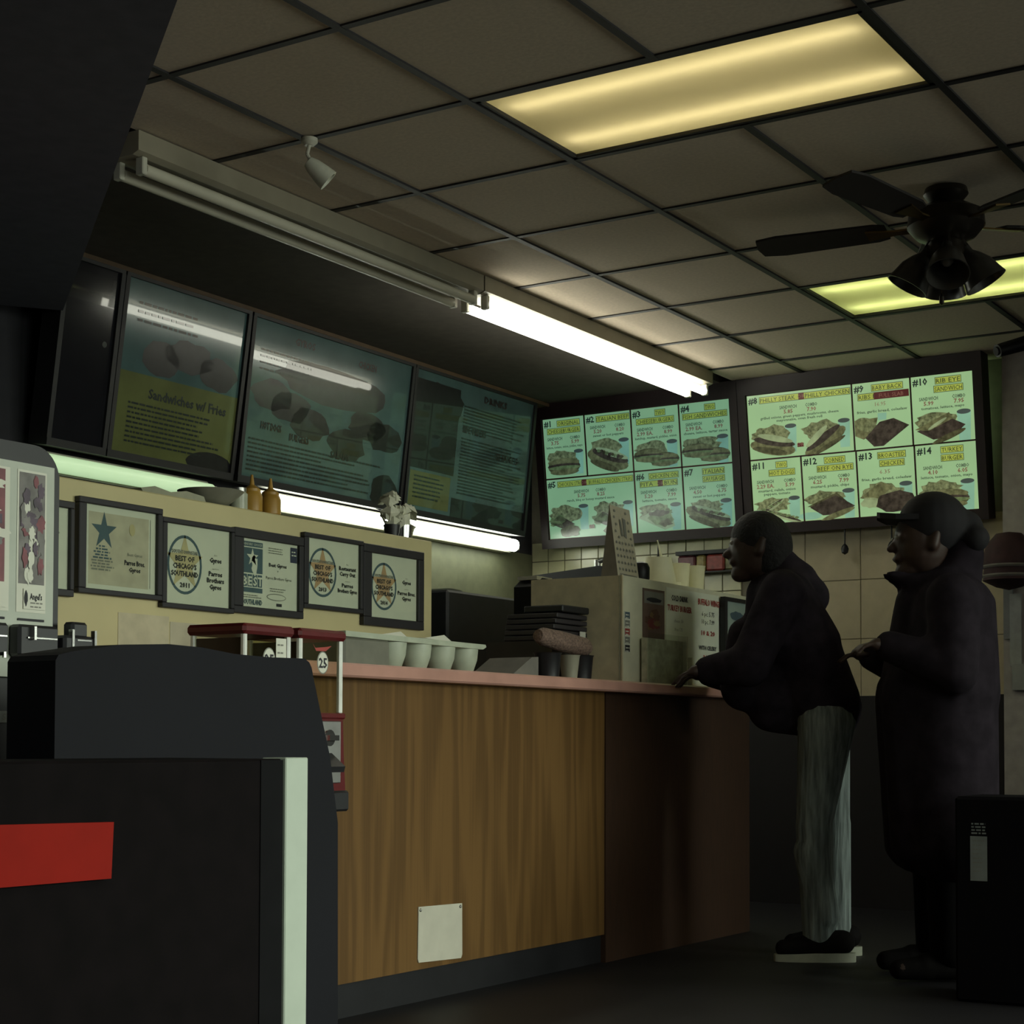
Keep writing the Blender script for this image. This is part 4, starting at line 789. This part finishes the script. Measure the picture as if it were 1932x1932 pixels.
MB().prism([(-2.1, 0, .715), (-1.621, 0, .706), (-1.625, 0, .620), (-2.1, 0, .622)], (0, -1.462, 0), (0, -1.451, 0)).build('red_panel', 'bred', t)

# ================================================================== right side: notices by the pillar
t = thing('hanging_notices', 'white paper notices hanging beside the grey pillar', 'notice', (4.64, -1.04, 1.1))
MB().box((4.645, -1.035, 1.33), (4.658, -.99, 1.62)).build('long_sheet', mat('grey_sheet', (.20, .205, .20), .7), t); MB().box((4.642, -1.075, 1.20), (4.655, -1.02, 1.545)).build('strip_sheet', mat('pale_sheet', (.30, .31, .29), .7, var=.15), t); MB().box((4.64, -1.13, 1.085), (4.655, -1.03, 1.21)).build('lower_sheet', mat('pale_sheet2', (.27, .28, .26), .7), t)
t = thing('hanging_bag', 'dark red rounded bag with two pale stripes hanging by the pillar', 'bag', (4.58, -1.1, 1.5))
MB().lathe([(0, .16), (.06, .15), (.105, .10), (.12, .03), (.115, -.02), (.12, -.07), (.06, -.10), (0, -.115)], (4.50, -1.06, 1.665), seg=24).build('bag_body', mat('dark_red_fabric', (.035, .011, .014), .8, var=.3), t, True)
for z in (1.66, 1.615): MB().lathe([(.119, -.008), (.124, 0), (.119, .008)], (4.50, -1.06, z), seg=24).build('stripe', mat('pale_stripe', (.13, .12, .11), .8), t, True)
t = thing('floor_stand', 'dark floor stand with a small white label beside the standing person', 'stand', (2.08, -1.8, 0))
MB().box((1.94, -1.98, 0), (2.22, -1.62, .66), .01).build('stand_body', mat('dark_stand_paint', (.004, .0035, .0045), .9, spec=.1), t)
s = Sheet((1.9395, -1.672, .575), (0, -1, 0), (0, 0, -1)); s.rect(0, .042, .055, .185, mat('label_white', (.20, .22, .21), .6), 1)
s.lines(.004, .052, .0, 4, .010, .005, mat('label_white', (.2, .2, .2)), 1, ragged=.1); s.lines(.008, .045, .055, 8, .014, .003, 'inkg', 2); s.flush(t)

# ================================================================== people
def capsule(mb, p0, r0, p1, r1, seg=14):
    p0, p1 = V(p0), V(p1); L = max((p1-p0).length, 1e-4); pr = []
    for i in range(5): a = -math.pi/2+math.pi/2*i/4; pr.append((max(r0*math.cos(a), 1e-5), r0*math.sin(a)))
    for i in range(1, 5): a = math.pi/2*i/4; pr.append((max(r1*math.cos(a), 1e-5), L+r1*math.sin(a)))
    mb.lathe(pr, p0, (p1-p0) if (p1-p0).length > 1e-4 else (0, 0, 1), seg)
def blobmesh(name, caps, m_, parent, vox=.014, it=6, ells=()):
    b = MB()
    for c_ in caps: capsule(b, *c_)
    for e in ells: b.ell(*e, 18, 12)
    o = b.build(name, m_, parent)
    r = o.modifiers.new('remesh', 'REMESH'); r.mode = 'VOXEL'; r.voxel_size = vox; r.use_smooth_shade = True
    if it: q = o.modifiers.new('smooth', 'SMOOTH'); q.iterations = it; q.factor = .5
    return o
def frame(base, ang):
    F = V((math.cos(ang), math.sin(ang), 0)); L = V((-F.y, F.x, 0)); B = V(base)
    return lambda s_, t_, z: B+F*s_+L*t_+V((0, 0, z))
skin = mat('brown_skin', (.045, .025, .018), .55); hair = mat('black_hair', (.008, .007, .007), .8, bump=.6, scale=60)
jacket_m = mat('black_jacket', (.026, .021, .028), .9, spec=.1, var=.3, bump=.15); jean = mat('grey_denim', (.20, .24, .23), .85, var=.55, scale=16, stretch=(3.2, 3.2, .35), bump=1.0)
sole = mat('white_sole', (.38, .40, .31), .6); shoe_m = mat('dark_shoe', (.008, .007, .007), .8, spec=.1)
def hand(H, d, side, curl, up_=V((0, 0, 1))):
    """palm at H pointing along d, fingers and thumb; returns capsules"""
    d = V(d).normalized(); s_ = d.cross(up_).normalized()*side; dn = V((0, 0, -1)); caps = [(H, .030, H+d*.05+s_*.012, .024), (H, .030, H+d*.05-s_*.014, .024)]
    for i, ln in enumerate((.068, .078, .074, .058)):
        b0 = H+d*.065+s_*(.027-.018*i); k1 = b0+d*ln*.5+dn*curl*.012; k2 = k1+d*ln*.42+dn*curl*.030
        caps += [(b0, .0092, k1, .0085), (k1, .0085, k2, .0072)]
    b0 = H+d*.012+s_*.032; k1 = b0+d*.030+s_*.020; caps += [(b0, .012, k1, .0105), (k1, .0105, k1+d*.028+dn*curl*.008, .009)]
    return caps
# --- person leaning on the counter
base = (2.74, -.845, 0); W1 = frame(base, math.atan2(.88, -.47))
t = thing('person', 'person in black hooded jacket and grey jeans leaning on the counter', 'person', base)
headc = W1(.262, 0, 1.595)
shL, shR = W1(.17, .19, 1.40), W1(.17, -.19, 1.40); hipL, hipR = W1(-.005, .095, .92), W1(-.005, -.095, .92)
elL, elR = W1(.30, .24, 1.12), W1(.28, -.25, 1.10); wrL, wrR = W1(.45, .16, 1.108), W1(.43, -.12, 1.105)
FD = W1(1, 0, 0)-W1(0, 0, 0)
body = [(W1(0, 0, .97), .105, W1(.08, 0, 1.20), .125), (W1(.08, 0, 1.20), .125, W1(.16, 0, 1.36), .13), (shL, .06, shR, .06), (W1(.18, 0, 1.42), .06, W1(.235, 0, 1.53), .055),
  (shL, .055, elL, .045), (elL, .042, wrL, .030), (shR, .055, elR, .045), (elR, .042, wrR, .030),
  (hipL, .078, W1(.045, .10, .52), .048), (W1(.045, .10, .52), .048, W1(.03, .10, .09), .036), (hipR, .078, W1(-.045, -.09, .52), .048), (W1(-.045, -.09, .52), .048, W1(-.055, -.09, .09), .036),
  (W1(.02, .10, .07), .036, W1(.12, .11, .06), .030), (W1(-.055, -.09, .07), .036, W1(.06, -.10, .06), .030),
  (W1(.345, 0, 1.59), .014, W1(.372, 0, 1.565), .017), (W1(.30, 0, 1.50), .045, W1(.32, 0, 1.49), .035), (W1(.33, .05, 1.605), .02, W1(.33, -.05, 1.605), .02), (W1(.35, .022, 1.535), .012, W1(.35, -.022, 1.535), .012), (W1(.25, .098, 1.57), .02, W1(.24, .10, 1.61), .018), (W1(.25, -.098, 1.57), .02, W1(.24, -.10, 1.61), .018)]
body += hand(wrL, FD+V((0, 0, -.1)), 1, 1)+hand(wrR, FD+V((0, 0, -.1)), -1, 1)
bo = blobmesh('body', body, skin, t, .0075, 4, [((headc.x, headc.y, headc.z), .098, .098, .128)])
for tt in (.034, -.034): MB().ell(W1(.350, tt, 1.607), .011, .011, .009, 10, 6).build('eye', mat('eye_white', (.35, .33, .3), .2), bo, True)
blobmesh('hair', [], hair, t, .012, 3, [((headc-FD*.015)[:]+(.112, .112, .125) if False else ((headc-FD*.018).x, (headc-FD*.018).y, headc.z+.035, ), .113, .113, .108), ((headc-FD*.05)[:], .10, .10, .13)])
jk = [(W1(-.01, .06, .97), .135, W1(.08, .05, 1.20), .155), (W1(-.01, -.06, .97), .135, W1(.08, -.05, 1.20), .155), (W1(.08, .06, 1.20), .15, W1(.15, .08, 1.38), .12), (W1(.08, -.06, 1.20), .15, W1(.15, -.08, 1.38), .12),
  (W1(.17, 0, 1.02), .13, W1(.18, 0, 1.25), .14), (W1(.17, 0, 1.25), .14, W1(.19, 0, 1.40), .11), (W1(.05, 0, 1.40), .08, W1(.15, 0, 1.52), .07), (W1(.10, 0, 1.46), .085, W1(.18, 0, 1.55), .055),
  (shL, .09, elL, .085), (elL, .085, wrL, .056), (shR, .09, elR, .09), (elR, .09, wrR, .056), (W1(.30, .0, 1.05), .10, W1(.30, 0, 1.25), .07), (W1(.20, .09, 1.44), .05, W1(.20, -.09, 1.44), .05), (W1(.20, 0, .96), .09, W1(-.03, 0, .94), .11)]
blobmesh('jacket', jk, jacket_m, t, .014, 5)
for a, k, f in ((hipL, W1(.035, .10, .50), W1(.0, .10, .075)), (hipR, W1(-.005, -.09, .50), W1(-.05, -.09, .075))): pass
blobmesh('jeans', [(hipL, .112, W1(.045, .10, .52), .072), (W1(.045, .10, .52), .072, W1(.03, .10, .11), .066), (W1(.06, .11, .42), .066, W1(.015, .10, .18), .072), (hipR, .112, W1(-.045, -.09, .52), .072), (W1(-.045, -.09, .52), .072, W1(-.055, -.09, .11), .066), (W1(0, .05, .93), .118, W1(0, -.05, .93), .118)], jean, t, .010, 2)
for s0, tt in ((-.03, .11), (-.08, -.10)):
    sh = blobmesh('shoe', [(W1(s0-.03, tt, .075), .048, W1(s0+.07, tt, .07), .05), (W1(s0+.07, tt, .065), .046, W1(s0+.19, tt, .050), .036)], shoe_m, t, .010, 3)
    n_ = 24; rim = []
    for k in range(n_):
        a_ = 2*math.pi*k/n_; x_ = .075+.155*math.cos(a_); y_ = (.042 if x_ > .08 else .036)*math.copysign(abs(math.sin(a_))**.7, math.sin(a_)); rim.append((x_, y_))
    vs = [W1(s0+x_, tt+y_, .001) for x_, y_ in rim]+[W1(s0+x_*1.0, tt+y_*1.05, .036-.055*max(x_-.08, 0)) for x_, y_ in rim]
    MB().add(vs, [tuple(range(n_))[::-1], tuple(range(n_, 2*n_))]+[(k, (k+1) % n_, n_+(k+1) % n_, n_+k) for k in range(n_)]).build('sole', sole, sh, True)
# --- person in long dark coat and cap
base = (2.46, -1.37, 0); W2 = frame(base, math.atan2(.86, -.51)); FD = W2(1, 0, 0)-W2(0, 0, 0)
t = thing('person', 'person in long black coat and cap standing at right', 'person', base)
hc = W2(.03, 0, 1.555)
shL, shR = W2(-.03, .22, 1.33), W2(-.03, -.22, 1.33); elL, elR = W2(-.02, .29, 1.08), W2(-.02, -.28, 1.08); wrL, wrR = W2(.18, .20, 1.165), W2(.17, -.18, 1.15)
hipL, hipR = W2(-.03, .10, .90), W2(-.03, -.10, .90)
body = [(W2(-.03, 0, .93), .13, W2(-.03, 0, 1.28), .14), (shL, .065, shR, .065), (W2(-.02, 0, 1.36), .065, W2(.01, 0, 1.47), .058), (shL, .06, elL, .048), (elL, .045, wrL, .031), (shR, .06, elR, .048), (elR, .045, wrR, .031),
  (hipL, .105, W2(-.02, .11, .48), .065), (W2(-.02, .11, .48), .062, W2(-.05, .12, .09), .045), (hipR, .105, W2(-.02, -.11, .48), .065), (W2(-.02, -.11, .48), .062, W2(-.05, -.12, .09), .045), (W2(-.05, .12, .06), .04, W2(.13, .13, .045), .034), (W2(-.05, -.12, .06), .04, W2(.13, -.13, .045), .034),
  (W2(.122, 0, 1.55), .014, W2(.142, 0, 1.528), .016), (W2(.08, 0, 1.455), .045, W2(.095, 0, 1.445), .032), (W2(.105, .05, 1.565), .02, W2(.105, -.05, 1.565), .02), (W2(.122, .022, 1.492), .012, W2(.122, -.022, 1.492), .012), (W2(.01, .10, 1.53), .02, W2(.0, .102, 1.57), .018), (W2(.01, -.10, 1.53), .02, W2(.0, -.102, 1.57), .018)]
body += hand(wrL, FD+V((0, 0, .15)), 1, 1)+hand(wrR, FD+V((0, 0, .15)), -1, 1)
bo = blobmesh('body', body, skin, t, .0075, 4, [(hc[:], .10, .10, .128)])
for tt in (.034, -.034): MB().ell(W2(.122, tt, 1.565), .011, .011, .009, 10, 6).build('eye', mat('eye_white', (.35, .33, .3), .2), bo, True)
cap_m = mat('black_cap', (.008, .007, .009), .85)
cp_ = blobmesh('cap', [(W2(-.12, 0, 1.60), .07, W2(-.02, 0, 1.62), .10), (W2(-.15, .05, 1.56), .05, W2(-.15, -.05, 1.56), .05)], cap_m, t, .010, 3, [((W2(-.01, 0, 1.62))[:], .125, .125, .115)])
P = [W2(x, y, 1.648+.18*abs(y)*-1) for x, y in ((.06, -.10), (.14, -.085), (.185, -.03), (.19, 0), (.185, .03), (.14, .085), (.06, .10))]
MB().prism(P, (0, 0, -.008), (0, 0, .012)).build('bill', cap_m, cp_)
coat = [(W2(-.05, .10, 1.0), .17, W2(-.06, .10, 1.28), .155), (W2(-.05, -.10, 1.0), .17, W2(-.06, -.10, 1.28), .155), (W2(-.04, .10, 1.0), .17, W2(-.05, .12, .50), .17), (W2(-.04, -.10, 1.0), .17, W2(-.05, -.12, .50), .17), (W2(.05, .06, 1.0), .14, W2(.03, .06, .50), .14), (W2(.05, -.06, 1.0), .14, W2(.03, -.06, .50), .14), (W2(.06, 0, 1.0), .13, W2(.02, 0, 1.30), .12),
  (shL, .095, elL, .085), (elL, .08, wrL, .060), (shR, .095, elR, .085), (elR, .08, wrR, .060), (W2(-.05, .05, 1.38), .09, W2(-.06, -.05, 1.38), .09), (W2(-.10, 0, 1.42), .085, W2(-.12, 0, 1.52), .075), (W2(.06, .05, 1.40), .035, W2(.15, .035, 1.435), .018), (W2(.06, -.05, 1.40), .035, W2(.15, -.035, 1.435), .018), (W2(-.02, .08, 1.40), .05, W2(.07, .05, 1.40), .04), (W2(-.02, -.08, 1.40), .05, W2(.07, -.05, 1.40), .04)]
blobmesh('coat', coat, mat('black_coat', (.019, .015, .020), .9, spec=.1, var=.3, bump=.15), t, .015, 5)
blobmesh('trousers', [(W2(-.03, .11, .55), .085, W2(-.04, .12, .11), .08), (W2(-.03, -.11, .55), .085, W2(-.04, -.12, .11), .08)], mat('black_trousers', (.005, .0045, .005), .9, spec=.1), t, .012, 3)
for tt in (.125, -.125):
    blobmesh('shoe', [(W2(-.08, tt, .055), .05, W2(.04, tt, .055), .05), (W2(.04, tt, .05), .046, W2(.14, tt, .042), .038)], shoe_m, t, .010, 3)
